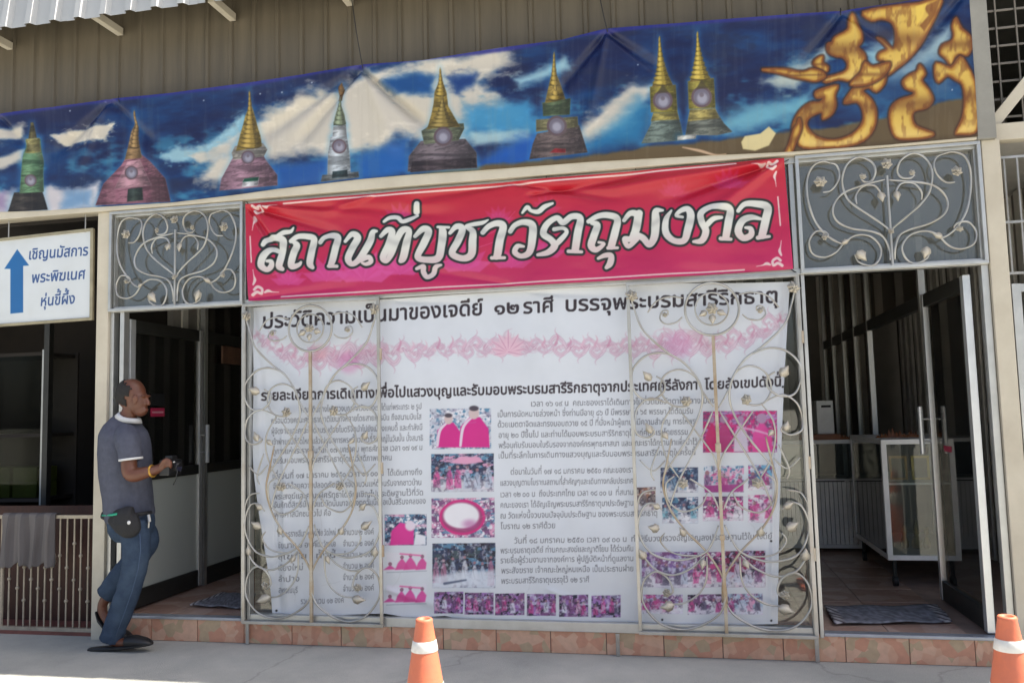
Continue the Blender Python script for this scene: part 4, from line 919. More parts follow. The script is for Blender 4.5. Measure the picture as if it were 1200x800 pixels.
    A.disc(541, 606, 27, (196, 44, 120), .8, 1, 21); A.disc(541, 606, 24, (150, 60, 110), .8, 1, 18); A.disc(540, 604, 21, (222, 220, 226), 1.6, 1, 15); A.disc(550, 614, 8, (170, 90, 150), 4, .6, 5)
    snap(506, 637, 580, 689, [nv, (64, 78, 86), bk, tl], 4, 7, robe=(170, 110, 140))
    A.poly([(507, 688), (508, 676), (540, 670), (579, 668), (579, 686)], (206, 212, 222), 3, .8); A.stroke([(520, 684, 3), (545, 680, 2)], nv, 0, 1, .7, 0)
    snap(450, 603, 499, 639, [nv, wt, tl, pk], 5, 0, ground=None); A.poly([(456, 639), (458, 622), (468, 612), (484, 616), (484, 638)], (206, 50, 140), 1); A.disc(480, 616, 6, (214, 200, 214), 1.5); A.poly([(484, 639), (486, 625), (498, 628), (498, 638)], wt, 1)
    for y in (646, 684):
        A.poly([(452, y+2), (499, y), (499, y+22), (452, y+24)], (208, 206, 214), .8); A.stroke([(452, y+25, 1), (499, y+23, 1)], (150, 160, 170), 0, .5, .9, 0)
        for x, h_ in ((456, 6), (470, 14), (480, 16), (494, 15)):
            A.poly([(x-8, y+22), (x-5, y+24-h_*.7), (x, y+22-h_), (x+5, y+24-h_*.7), (min(x+9, 498), y+21)], (204, 66, 140), 1, .9); A.disc(x, y+21-h_, 2.2, (140, 100, 120), .6)
        A.stroke([(468, y+3, 2), (492, y+5, 2)], (214, 110, 160), 0, .6, .9, 0)
    bx = [508, 544, 580, 617, 655, 693, 730]
    for i in range(6): snap(bx[i], 694+i*.8, bx[i]+34, 719+i*.9, [pu, (150, 110, 170), bk, (172, 168, 196)], 20+i, 4, ground=None)
    # right-hand snapshots
    snap(824, 482, 911, 530, [(196, 56, 130), (186, 40, 110), pu, (170, 140, 190)], 6, 0, ground=None)
    for x, c, s_ in ((834, (190, 40, 104), .8), (848, (176, 60, 120), 1), (868, (196, 190, 206), .9), (893, (212, 74, 150), 1.3)):
        A.poly([(x-9*s_, 529), (x-8*s_, 508), (x, 498-4*s_), (x+8*s_, 506), (x+10*s_, 529)], c, 1.2, .95); A.disc(x, 494-3*s_, 4.6*s_, (164, 134, 166), 1.2)
    A.stroke([(864, 500, 2), (885, 504, 2.5), (905, 510, 2)], (214, 160, 196), 0, .8, .9)
    snap(774, 548, 818, 577, [nv, tl, (60, 80, 110), wt], 7, 4, robe=(120, 150, 180)); snap(825, 546, 872, 577, [(190, 200, 214), pk, tl, mg], 8, 3)
    A.poly([(826, 577), (826, 569), (871, 567), (871, 576)], (160, 60, 130), .8, .9)
    snap(877, 545, 905, 574, [(110, 170, 206), wt, mg, (90, 110, 150)], 9, 2)
    snap(776, 583, 818, 613, [nv, wt, tl, (80, 90, 120)], 10, 4, robe=(110, 170, 190)); snap(824, 582, 871, 610, [pu, mg, wt, bk], 11, 3); snap(877, 580, 905, 612, [(206, 180, 206), mg, pu, wt], 12, 2)
    snap(746, 571, 768, 598, [(150, 110, 96), bk, (190, 180, 170), (110, 90, 90)], 13, 2, robe=(120, 110, 110))
    snap(752, 647, 812, 688, [(170, 150, 190), pu, (190, 190, 214), (120, 90, 150)], 14, 5, robe=(190, 90, 160)); snap(812, 647, 846, 688, [pu, mg, wt, bk], 15, 3); snap(846, 646, 897, 688, [(140, 50, 90), bk, (170, 160, 190), (90, 60, 90)], 16, 4, robe=(190, 196, 214))
    snap(748, 697, 800, 719, [(170, 160, 200), pu, wt, mg], 17, 4); snap(806, 697, 848, 720, [pu, bk, (190, 170, 200), wt], 18, 4); snap(853, 696, 894, 720, [(160, 180, 200), pk, pu, wt], 19, 4)
    for x, y in ((322, 716), (776, 726), (904, 727), (904, 634), (918, 453)): A.disc(x, y, 1.3, (30, 28, 32), .5)
    # creases and stains in the vinyl
    for _ in range(36):
        x = 320+rngn.random()*590; y = 470+rngn.random()*250; a = rngn.random()*3.1; r = 6+rngn.random()*18
        A.stroke([(x, y, .7), (x+math.cos(a)*r*.5+2, y+math.sin(a)*r*.5, .7), (x+math.cos(a)*r, y+math.sin(a)*r, .4)], (172, 172, 174), 0, .6, .35, 3)
    return A
W_TOP = [(291, 360), (370, 354), (450, 350), (600, 341), (740, 333), (926, 330)]
W_BOT = [(316, 722), (390, 721), (450, 719), (480, 724), (520, 722), (545, 727), (600, 727), (660, 731), (740, 733), (830, 733), (912, 731)]
def disp_white(U, V, s, t):
    D = np.zeros_like(U)+0.012
    for (x0, y0, x1, y1, w, a) in ((295, 362, 315, 560, 7, .012), (300, 420, 312, 700, 6, -.01), (330, 500, 336, 718, 4, -.014), (322, 600, 326, 722, 3, .012), (920, 340, 905, 700, 7, .010), (910, 500, 903, 728, 3, -.012), (560, 640, 520, 725, 8, .008), (450, 690, 560, 724, 6, -.010), (640, 690, 740, 728, 6, -.008), (460, 352, 560, 356, 5, .008), (620, 342, 720, 346, 5, .008), (400, 470, 380, 720, 10, .006), (690, 480, 680, 720, 14, .005)):
        D += ridge(U, V, x0, y0, x1, y1, w, a)
    D += 0.022*(fbm(U*.011, V*.009, 25, 3)-.5)+0.006*np.sin(U*.06+1.5*np.sin(V*.02))*sm(.75, 1, t)+.008*np.sin(U*.045)*np.exp(-t*18)
    return D
def le(t): return 3*np.sin(t*9)-10*np.exp(-((t-.12)/.14)**2)*0+4*np.sin(t*math.pi)*-1.2
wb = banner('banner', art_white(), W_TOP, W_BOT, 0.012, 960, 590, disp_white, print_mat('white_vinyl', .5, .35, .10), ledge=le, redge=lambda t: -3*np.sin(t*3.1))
tag(wb, 'large white poster of Thai text and magenta snapshots behind the scroll gates', 'poster')
# ties along the banner edges
def tie(px, py, Y, d, parent, name='tie_cord', m=M_wire):
    a = onY(px, py, Y); b = onY(px+d[0], py+d[1], Y+.03)
    MB().tube([a, (a+b)/2+np.array([0, -.01, -.006]), b], 0.003, 5).build(name, m, parent)
for p, d in (((140, 119), (-1, -6)), ((425, 80), (-13, -82)), ((712, 38), (-9, -40)), ((985, 18), (0, -8))): tie(*p, -.065, d, bb)
for p, d in (((296, 243), (-8, -8)), ((917, 190), (9, -4)), ((925, 314), (10, 6)), ((640, 209), (1, -9)), ((745, 199), (-2, -9))): tie(*p, -.03, d, rb)
# ------------------------------------------------------------------ hanging direction sign
sg = empty('direction_sign', onY(54, 378, -0.02), 'white framed board with blue arrow and blue Thai lettering hung from the beam', 'sign')
A = Art(-20, 262, 116, 384, 3.0, (206, 210, 212))
k = ((fbm(A.X*.06, A.Y*.06, 4, 4)-.4)*.25).clip(0, .2)[..., None]; A.a = A.a*(1-k)+np.array([186, 184, 170], np.float32)*k
blu = (32, 98, 156)
A.poly([(5, 315), (20, 292), (34, 311), (27, 311.5), (27, 366), (12, 367.5), (12, 315)], blu, .5)
inkb = (44, 74, 128)
A.glyphs('เชิญนมัสการ', (34, 304), (102.5, 299), 17.5, inkb, .018, .08); A.glyphs('พระพิฆเนศ', (37, 331.5), (99, 326.5), 17.5, inkb, .018, .08); A.glyphs('หุ่นขี้ผึ้ง', (48, 358.5), (87, 355.5), 17.5, inkb, .018, .08)
SGT = [(-14, 283.5), (108, 270.5)]; SGB = [(-14, 380.5), (107, 371.5)]
banner('board', A, SGT, SGB, -0.022, 330, 260, lambda U, V, s, t: 0.0015*np.sin(U*.08), print_mat('sign_board', .35, .5, 0), sg)
def bar_px(p, q, Y, w, h, name, m, parent): return MB().beam(onY(*p, Y), onY(*q, Y), w, h).build(name, m, parent)
M_gold = mat('sign_frame', (0.36, 0.31, 0.2), 0.4, .4, var=.2)
for p, q in (((-16, 283), (110, 269)), ((-16, 382.5), (109, 373.5)), ((108.5, 268), (107.5, 375)), ((-14, 281), (-14, 384))): bar_px(p, q, -.022, .022, .018, 'frame_bar', M_gold, sg)
bk_ = onY(-14, 283, -.01); b2_ = onY(108, 372, -.01); MB().box(bk_[0], b2_[0], -.014, -.008, b2_[2], bk_[2]-.03).build('backing', M_grey, sg)
for px_ in (10, 100):
    a = onY(px_, 283-(px_*.107), -.02); MB().tube([a, (a[0], a[1], ZB+.04)], .004, 6).build('hanger', M_iron, sg)
# ------------------------------------------------------------------ scrollwork
def leaf_mesh():
    mb = MB(); n = 7; R_ = []
    for i in range(n):
        t = i/(n-1); w = 0.33*math.sin(math.pi*min(1, t*1.05)**.75)*(1+.25*math.sin(t*18))+.03; z = t; bend = .35*math.sin(t*2.6)
        R_.append([(-w, -.02-bend*.3, z-.06), (0, -.12-bend*.3, z), (w, -.02-bend*.3, z-.06), (0, .02-bend*.3, z)])
    mb.rings(R_)
    me = mb.mesh('leaf', True); me.materials.append(M_leaf); return me
def rose_mesh():
    mb = MB()
    for k, (r, t, n) in enumerate(((1.0, .0, 6), (.68, -.3, 5), (.38, -.52, 4))):
        for i in range(n):
            a = 2*math.pi*(i+.5*k)/n; c, s_ = math.cos(a), math.sin(a); d = math.pi/n*1.15
            p = [(0, t+.12, 0), (r*math.cos(a-d)*.8, t, r*math.sin(a-d)*.8), (r*c*1.05, t-.22, r*s_*1.05), (r*math.cos(a+d)*.8, t, r*math.sin(a+d)*.8), (r*c*.5, t+.28, r*s_*.5)]
            mb.add(p, [(0, 1, 2), (0, 2, 3), (4, 2, 1), (4, 3, 2), (4, 1, 0), (4, 0, 3)])
    mb.ell((0, -.55, 0), (.2, .16, .2), 8, 5)
    me = mb.mesh('rose', True); me.materials.append(M_leaf); return me
LEAF, ROSE = leaf_mesh(), rose_mesh()
def orn(name, me, parent, p, size, ang=0.0):
    o = link(name, me, None, parent); o.location = p; o.scale = (size, size, size); o.rotation_euler = (JR.uniform(-.25, .25), ang+JR.uniform(-.25, .25), 0); o.scale = [size*JR.uniform(.85, 1.12) for _ in range(3)]; return o
JR = random.Random(12)
class Scroll:
    """Scrollwork drawn in a unit frame: u across -1..1 about the centre bar, v down 0..1."""
    def __init__(s, root, xc, hw, zt, zb, Y): s.r, s.xc, s.hw, s.zt, s.zb, s.Y = root, xc, hw, zt, zb, Y
    def P(s, u, v, dy=0.0): return (s.xc+u*s.hw, s.Y+dy, s.zt+(s.zb-s.zt)*v)
    def curve(s, pts, r=0.006, both=True, m=None, n=6):
        q = spline(pts, n); k = len(q)
        rr = [r*(.72+.28*min(1, min(i, k-1-i)/(k*.12+1e-6))) for i in range(k)]
        for sg_ in ((1, -1) if both else (1,)):
            j1, j2, j3 = JR.uniform(-.010, .010), JR.uniform(-.004, .004), JR.uniform(0, 6)
            MB().tube([s.P(a*sg_+j1*math.sin(i*.21+j3), b+j2*math.cos(i*.17+j3), .005*math.sin(i*.35+j3)) for i, (a, b) in enumerate(q)], [x_*(1+.10*math.sin(i*.9+j3)) for i, x_ in enumerate(rr)], 7).build('scroll', m or M_iron, s.r, smooth=True)
    def leaf(s, u, v, size, ang, both=True):
        for sg_ in ((1, -1) if both else (1,)): orn('leaf', LEAF, s.r, s.P(u*sg_, v, -.008), size, ang*sg_)
    def rose(s, u, v, size, both=True):
        for sg_ in ((1, -1) if both else (1,)): orn('rose', ROSE, s.r, s.P(u*sg_, v, -.008), size, .3)
def frame_bars(root, x0, x1, z0, z1, Y, w, m, name='frame_bar'):
    for d in ((x0, x1, z1-w, z1), (x0, x1, z0, z0+w), (x0, x0+w, z0+w+.0005, z1-w-.0005), (x1-w, x1, z0+w+.0005, z1-w-.0005)):
        box(name, m, root, d[0], d[1], Y-w/2, Y+w/2, d[2], d[3], b=.002)
# the two tall scroll gates standing in front of the poster, traced in gate pixels then squared up
GC, GHW = 838.5, 103.0
def gA(x, y): return ((720+x/3.48, 320+y/3.48))
def gB(x, y): return ((720+x/3.2, 530+y/3.2))
def uv(p):                                             # photo pixel of the right gate -> unit frame
    q = onY(p[0], p[1], -.03); xc = (XG3+XG4)/2
    u_ = (q[0]-xc)/((XG4-XG3)/2); u_ = math.copysign(min(abs(u_), .93+.04*math.tanh(max(0, abs(u_)-.93)/.04)) if abs(u_) > .93 else abs(u_), u_)
    return (u_, (2.142-q[2])/(2.142-.135))
def ga(*pts): return [uv(gA(*p)) for p in pts]
def gb(*pts): return [uv(gB(*p)) for p in pts]
def gate(x0, x1, label):
    g = empty('scroll_gate', ((x0+x1)/2, -.03, .135), label, 'gate', 'wrought iron scroll gates')
    zt, zb = 2.146, .131; Y = -.036
    frame_bars(g, x0, x1, zb, zt, Y, .019, M_iron)
    S_ = Scroll(g, (x0+x1)/2, (x1-x0)/2, zt, zb, Y); xc = (x0+x1)/2
    c0 = S_.P(0, uv(gA(407, 148))[1]); R_ = .150*(x1-x0)/.96
    def ring(r, t, nm='ring'):
        MB().tube([(c0[0]+r*math.cos(a), Y, c0[2]+r*math.sin(a)) for a in np.linspace(0, 2*math.pi, 41)], t, 7, False).build(nm, M_iron, g, True)
    ring(R_, .0075); ring(R_*.62, .005)
    orn('rose', ROSE, g, (c0[0], Y-.01, c0[2]), .034)
    for a in (3.6, 4.71, 5.8): orn('leaf', LEAF, g, (c0[0]+.035*math.cos(a), Y-.004, c0[2]+.035*math.sin(a)), .055, math.pi/2-a)
    box('centre_bar', M_bronze, g, xc-.009, xc+.009, Y-.008, Y+.008, zb+.02, c0[2]-R_-.003)
    box('centre_bar', M_iron, g, xc-.006, xc+.006, Y-.006, Y+.006, c0[2]+R_+.003, zt-.02)
    box('collar', M_bronze, g, xc-.016, xc+.016, Y-.013, Y+.013, 1.15, 1.20, b=.004)
    box('collar', M_bronze, g, xc-.014, xc+.014, Y-.012, Y+.012, .66, .69, b=.004)
    C_ = S_.curve
    C_(ga((516, 175), (540, 190), (585, 190), (612, 165), (600, 138), (575, 142), (572, 160)), .005)
    C_(ga((505, 92), (560, 80), (620, 95), (660, 140)), .005)
    C_(ga((728, 78), (712, 130), (680, 215), (600, 300), (530, 355), (478, 430), (462, 500), (475, 560), (520, 640), (600, 740), (650, 800)), .0065)
    C_(ga((560, 330), (620, 310), (690, 320), (748, 370), (760, 435), (725, 490), (668, 500), (622, 470), (618, 430), (648, 405)), .0065)
    C_(ga((420, 545), (462, 470), (490, 410), (550, 383), (612, 408), (632, 470), (600, 525), (545, 535), (515, 515)), .0058)
    C_(ga((610, 520), (680, 495), (740, 530), (768, 590), (755, 640), (710, 660), (675, 640), (690, 612)), .006)
    C_(ga((425, 560), (470, 640), (520, 720), (600, 850), (640, 950)), .0058)
    C_(ga((560, 560), (500, 650), (440, 740), (425, 800)), .0055)
    C_(ga((590, 530), (640, 600), (650, 680), (630, 760), (590, 830)), .0052)
    C_(gb((560, -60), (590, 50), (606, 120), (590, 210), (540, 292), (466, 372), (410, 468), (404, 560)), .0065, m=M_bronze)
    C_(gb((404, 215), (430, 150), (480, 110), (500, 95)), .0055)
    C_(gb((440, 150), (470, 200), (540, 222), (590, 180), (596, 110), (560, 80)), .0055)
    C_(gb((410, 270), (440, 330), (470, 370), (530, 398), (600, 406), (680, 380), (720, 310), (722, 250), (690, 195), (650, 188), (620, 215)), .0065)
    C_(gb((620, 300), (640, 330), (610, 370), (560, 385), (500, 385)), .005)
    C_(gb((468, 380), (520, 430), (600, 462), (668, 446), (706, 402), (716, 376)), .0062)
    C_(gb((466, 385), (474, 470), (508, 530), (565, 568), (620, 576)), .0055)
    C_(gb((406, 530), (440, 602), (520, 652), (600, 666), (680, 640), (732, 570), (722, 492), (672, 450), (622, 472), (606, 520), (635, 545)), .0065)
    C_(gb((640, 140), (690, 150), (720, 190), (725, 240)), .0055)
    C_(gb((590, 20), (640, 60), (690, 20)), .005); C_(gb((610, -30), (650, 60), (640, 100)), .005)
    L_ = S_.leaf
    for u_, v_, sz, an in ((672, 420, .075, .9), (690, 640, .065, .4), (640, 640, .05, -2.4)): q = ga((u_, v_))[0]; L_(q[0], q[1], sz, an)
    for u_, v_, sz, an in ((640, 285, .075, 1.2), (705, 400, .07, .3), (610, 575, .085, 1.7), (540, 310, .06, .4), (630, 205, .06, .9), (480, 400, .05, 2.8)): q = gb((u_, v_))[0]; L_(q[0], q[1], sz, an)
    for u_, v_, sz in ((722, 62, .036), (532, 516, .033), (588, 155, .018)): q = ga((u_, v_))[0]; S_.rose(q[0], q[1], sz)
    for u_, v_, sz in ((530, 112, .034), (632, 528, .026)): q = gb((u_, v_))[0]; S_.rose(q[0], q[1], sz)
    for z in (.55, 1.05, 1.75):
        MB().tube([(x1+.001, Y, z), (x1+.001, Y, z+.07)], .011, 8).build('hinge', M_bronze, g)
    return g
gate(XG1-.008, XG2+.006, 'scroll gate before the left half of the poster, next to the open frosted door')
gate(XG3, XG4+.010, 'scroll gate before the right half of the poster, next to the display cabinet doorway')
# rail carrying the gates along the foot and a cross tie by the left door
# ------------------------------------------------------------------ transom grilles
def tuv(x, y): return ((x-566-(y-400)*.055)/470.0, (y-95-(566-x)*0.045)/560.0)
def transom(x0, x1, label):
    g = empty('transom_grille', ((x0+x1)/2, -.03, ZL+.04), label, 'grille', 'scrollwork transom grilles')
    zb, zt = ZL+.038, ZB+.001; Y = -.030
    frame_bars(g, x0, x1, zb-.036, zt, Y, .019, M_alu)
    S_ = Scroll(g, (x0+x1)/2, (x1-x0)/2-.006, zt-.010, zb-.026, Y)
    def t(*p): return [tuv(*q) for q in p]
    MB().tube([S_.P(0, .22), S_.P(0, .99)], .0068, 8).build('centre_bar', M_iron, g)
    C_ = S_.curve
    C_(t((262, 150), (215, 143), (165, 170), (138, 240), (142, 330), (175, 420), (230, 490), (285, 530), (332, 546)), .0062)
    C_(t((222, 288), (262, 282), (300, 245), (315, 200), (298, 160), (262, 148)), .0055)
    C_(t((235, 518), (246, 500), (225, 480), (180, 482), (150, 530), (168, 588), (228, 606), (288, 582), (340, 530), (400, 500), (470, 510), (518, 562), (508, 622), (468, 650), (410, 630), (388, 592)), .006)
    C_(t((418, 232), (440, 246), (480, 236), (499, 196), (478, 150), (410, 125), (348, 160), (325, 232), (350, 316), (402, 368), (480, 420), (548, 466), (566, 488)), .0062)
    C_(t((545, 238), (430, 262), (325, 298), (272, 366), (292, 430), (370, 468), (470, 485), (532, 512), (562, 570), (566, 622)), .0062)
    C_(t((398, 352), (394, 312), (428, 268), (486, 264), (522, 300), (526, 330)), .0055)
    def O(f, p, *a): q = tuv(*p); f(q[0], q[1], *a)
    O(S_.rose, (208, 240), .034); O(S_.rose, (430, 220), .019); O(S_.rose, (228, 510), .019)
    O(S_.leaf, (520, 300), .06, 3.0); O(S_.leaf, (400, 580), .075, 2.7); O(S_.leaf, (320, 540), .05, 1.2)
    S_.rose(0, .12, .032, False); S_.rose(0, .70, .018, False)
    return g
transom(XL1+.004, XG1-.012, 'scrollwork grille over the left doorway with the frosted door')
transom(XG4+.026, XR0-.002, 'scrollwork grille over the right doorway with the display cabinets')
# ------------------------------------------------------------------ low iron railing on the left with a cloth over it
rl = empty('iron_railing', (-1.45, .07, 0), 'low iron railing with beaded bars left of the cream post', 'railing')
zt = onY(110, 603, .07)[2]; zb = onY(100, 738, .07)[2]
M_rail = mat('railing_paint', (0.36, 0.31, 0.24), .5, .3, var=.2, scale=12)
xr = XL0-.006
box('top_rail', M_rail, rl, -3.4, xr, .055, .085, zt-.022, zt); box('bottom_rail', M_rail, rl, -3.4, xr, .055, .085, zb-.01, zb+.014)
xs_ = [onY(p/4, 660, .07)[0] for p in (12, 45, 84, 115, 147, 180, 212, 243, 280, 313, 347, 378, 413)]
stp = xs_[2]-xs_[1]; xs_ = [xs_[0]-stp*k for k in range(19, 0, -1)]+xs_
for i, X in enumerate(xs_):
    post = i == 19
    r = .013 if post else .0058
    br = MB().tube([(X, .07, 0.0 if post else zb+.015), (X, .07, zt-.0225)], r, 8).build('bar', M_rail, rl)
    if not post:
        for z in ((.30, .52) if i % 3 == 0 else (.22, .44) if i % 3 == 1 else (.36, .60)):
            MB().ell((X, .07, z), (.013, .013, .013), 8, 6).build('bead', M_rail, br, True)
X = xs_[26]
for ph in range(4):
    MB().tube([(X+.028*math.sin(math.pi*t)*math.cos(ph*1.57+t*3), .07+.028*math.sin(math.pi*t)*math.sin(ph*1.57+t*3), .43+.13*t) for t in np.linspace(0, 1, 9)], .003, 5).build('basket_twist', M_rail, rl, True)
# cloth: a grey towel hung over the rail
def cloth():
    x0, x1 = onY(3, 600, .05)[0], onY(66, 600, .05)[0]; nu, nv = 70, 36; P = np.zeros((nv, nu, 3))
    for j in range(nv):
        t = j/(nv-1)
        for i in range(nu):
            s = i/(nu-1); X = x0+(x1-x0)*(s+.012*math.sin(t*5+s*9))
            fold = .013*math.sin(s*26+.8*math.sin(t*3))*min(1, t*2.2)+.006*math.sin(s*61+2)*t
            if t < .16: a = math.pi*(t/.16); y = .07+.024*math.cos(a); z = zt+.004+.012*math.sin(a)
            else: y = .040+fold-.012*(t-.16); z = zt-.002-(t-.16)/.84*(.335+.012*math.sin(s*14)+.01*math.sin(s*37))
            P[j, i] = (X, y, z)
    C = np.ones((nv, nu, 3))
    for i in range(nu): C[:, i] = lin((92, 88, 88)) if (i//9) % 2 else lin((110, 105, 103))
    o = grid_mesh('cloth', P, C, print_mat('towel', .9, .1, .3)); sd2 = o.modifiers.new('thickness', 'SOLIDIFY'); sd2.thickness = .005
    return tag(o, 'grey striped cloth hung to dry over the iron railing', 'cloth')
cloth()
# ------------------------------------------------------------------ dim shop room on the left: cabinet, shelf boxes
cb = empty('glass_cabinet', (-2.2, 1.4, 0), 'dark glass cabinet standing in the dim room behind the railing', 'cabinet')
xa, xb_ = onY(-40, 500, 1.3)[0], onY(50, 500, 1.3)[0]
for X in (xa, xb_): box('post', M_alu, cb, X-.02, X+.02, 1.3, 1.34, 0, 2.05)
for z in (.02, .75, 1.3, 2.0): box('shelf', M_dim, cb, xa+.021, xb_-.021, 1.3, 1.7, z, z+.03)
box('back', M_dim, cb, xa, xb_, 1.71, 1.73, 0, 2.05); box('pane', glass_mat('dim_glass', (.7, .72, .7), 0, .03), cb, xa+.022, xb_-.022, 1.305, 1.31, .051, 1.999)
M_green = mat('green_card', (0.10, 0.12, 0.015), .6, var=.2)
for i in range(4):
    X = xb_-.10-i*.27
    for j in range(2):
        if X-.24 > xa: tag(box('storage_box', M_green, None, X-.24, X, 1.36, 1.60, .7805+j*.1305, .9095+j*.1305, b=.003), '%s olive green box %s post of the dim cabinet' % (('lower', 'upper')[j], ('beside the', 'one step from the', 'two steps from the', 'farthest from the')[i]), 'box', 'olive boxes in the dim cabinet')
pst = tag(box('door_post', M_dark, None, onY(54, 400, .9)[0], onY(60, 400, .9)[0], .88, .93, 0, ZB+.05), 'slim dark upright post inside the dim left room', 'post')
# ------------------------------------------------------------------ right-hand neighbour: lattice, brace, window bars
lt = empty('lattice_screen', (4.9, .12, 3.0), 'dark square mesh screen with pale diagonal brace right of the upper post', 'lattice')
Yl = .16
z0, z1 = onY(1180, 148, Yl)[2], 4.12
for i in range(12): box('upright_bar', M_wall, lt, 4.50+i*.105, 4.508+i*.105, Yl-.004, Yl+.004, z0, z1)
for i in range(11): box('cross_bar', M_wall, lt, 4.47, 5.7, Yl+.0045, Yl+.012, z0+.05+i*.105, z0+.062+i*.105)
box('rail', M_pillar, lt, XR1-.018, 6.2, .03, .11, z0-.115, z0-.02, b=.004)
MB().beam((XR1+.0, .075, z0-.02), (5.05, .075, z0+.62), .05, .06).build('brace', M_pillar, lt)
box('rail', M_pillar, lt, XR1-.015, 6.2, -.02, .10, 4.03, 4.10, b=.004)
MB().beam((4.42, -.12, 3.96), (4.56, .02, 4.12), .05, .05).build('brace', M_pillar, lt)
wb2 = empty('window_grille', (4.8, .06, 2.4), 'upright white bars of the barred opening right of the cream post', 'grille')
zA, zB_ = onY(1190, 184, .06)[2], onY(1192, 320, .06)[2]
for i in range(12): MB().tube([(XR1+.045+i*.066, .06, zB_), (XR1+.045+i*.066, .06, zA)], .0065, 7).build('bar', M_iron, wb2)
for z in (zA, (zA+zB_)/2-.04, zB_): box('rail', M_iron, wb2, XR1+.001, 6.2, .052, .068, z-.007, z+.007)
dj = box('door_jamb', M_alu, wb2, XR1+.03, XR1+.075, .04, .09, 0.0, zB_-.06); box('jamb_rail', M_alu, wb2, XR1+.076, 6.2, .045, .085, zB_-.105, zB_-.062)
# ------------------------------------------------------------------ display cabinets inside the right doorway
M_cabw = mat('cabinet_white', (0.76, 0.76, 0.74), .45, .0, var=.08)
M_cglass = glass_mat('cabinet_glass', (.72, .76, .75), 0.06, 1.0, .03)
def cabinet(name, x0, x1, y0, y1, z0, z1, label, ribbed_low=False, castors=True):
    c = empty(name, ((x0+x1)/2, (y0+y1)/2, ZF), label, 'display cabinet')
    w = .034
    for X in (x0, x1-w):
        for Yq in (y0, y1-w): box('upright', M_cabw, c, X, X+w, Yq, Yq+w, z0+w, z1-w)
    box('top_frame', M_cabw, c, x0, x1, y0, y1, z1-w+.0005, z1, b=.003); box('base', M_cabw, c, x0, x1, y0, y1, z0, z0+w-.0005, b=.003)
    zs = z0+(z1-z0)*.62
    box('shelf', M_cabw, c, x0+w, x1-w, y0+.01, y1-.01, zs, zs+.014)
    box('glass_pane', M_cglass, c, x0+w+.001, x1-w-.001, y0+.006, y0+.010, zs+.02 if ribbed_low else z0+w, z1-w)
    box('glass_pane', M_cglass, c, x0+.006, x0+.010, y0+w+.001, y1-w-.001, z0+w, z1-w)
    box('back_panel', M_dark, c, x0+w, x1-w, y1-.016, y1-.004, z0+w, z1-w)
    if ribbed_low:
        n_ = 24
        for i in range(n_):
            X = x0+w+(x1-x0-2*w)*i/n_; box('panel_slat', M_cabw, c, X+.001, X+(x1-x0-2*w)/n_-.004, y0+.004, y0+.016, z0+w, zs-.01)
    if castors:
        for X in (x0+.05, x1-.05):
            for Yq in (y0+.05, y1-.05):
                MB().tube([(X, Yq, z0), (X, Yq, ZF+.07)], .014, 8).build('leg', M_dark, c)
                MB().tube([(X-.014, Yq, ZF+.036), (X+.014, Yq, ZF+.036)], .036, 14).build('castor', M_black, c)
    return c
y1_ = 1.27
pA = onY(1032, 515, y1_); pB = onY(1032, 656, y1_); pC = onY(1146, 515, y1_)
cabinet('display_cabinet', pA[0], pC[0], y1_, y1_+1.10, pB[2], pA[2], 'white framed glass display cabinet on castors behind the open clear door')
y2_ = 2.72
qA = onY(930, 516, y2_); qB = onY(930, 650, y2_); qC = onY(1004, 516, y2_)
cabinet('display_cabinet', qA[0]-.4, qC[0], y2_, y2_+.5, ZF+.03, qA[2], 'white glass counter with ribbed lower front at the back of the shop', True, False)
# goods on and in the cabinets
pw = onY(955, 447, y2_+.1); pv = onY(978, 505, y2_+.1)
tw_ = empty('computer_tower', (pw[0], y2_+.2, qA[2]), 'pale grey computer tower standing on the back counter', 'computer')
box('case', M_cabw, tw_, pw[0], pv[0], y2_+.1, y2_+.42, qA[2]+.001, qA[2]+.34, b=.006)
box('drive_slot', M_black, tw_, pw[0]+.04, pv[0]-.02, y2_+.096, y2_+.101, qA[2]+.28, qA[2]+.30)
M_or = mat('orange_wood', (.22, .07, .02), .5, var=.3)
tag(MB().box(qA[0]+.05, pv[0]+.04, y2_+.03, y2_+.095, qA[2]+.001, qA[2]+.05, b=.004).build('wooden_tray', M_or), 'long reddish wooden tray along the front of the back counter', 'tray')
for i, (px_, col_) in enumerate(((1052, (.16, .09, .03)), (1078, (.22, .15, .03)), (1106, (.1, .08, .07)))):
    a = onY(px_, 540, y1_+.25)
    fb_ = empty('framed_amulet', (a[0], y1_+.25, pB[2]+(pA[2]-pB[2])*.62+.014), ('dark brown framed amulet on the upper shelf of the castor cabinet', 'gold edged framed amulet on the upper shelf of the castor cabinet', 'black framed amulet on the upper shelf of the castor cabinet')[i], 'frame', 'amulet frames in the castor cabinet')
    zq = pB[2]+(pA[2]-pB[2])*.62+.0145
    frame_bars(fb_, a[0]-.06, a[0]+.06, zq, zq+.17, y1_+.25, .016, mat('amulet_frame_%d' % i, tuple(4*c for c in col_), .4, .3))
    box('picture', mat('amulet_card', (.25, .2, .13), .6, var=.3, scale=20), fb_, a[0]-.043, a[0]+.043, y1_+.249, y1_+.255, zq+.0165, zq+.153)
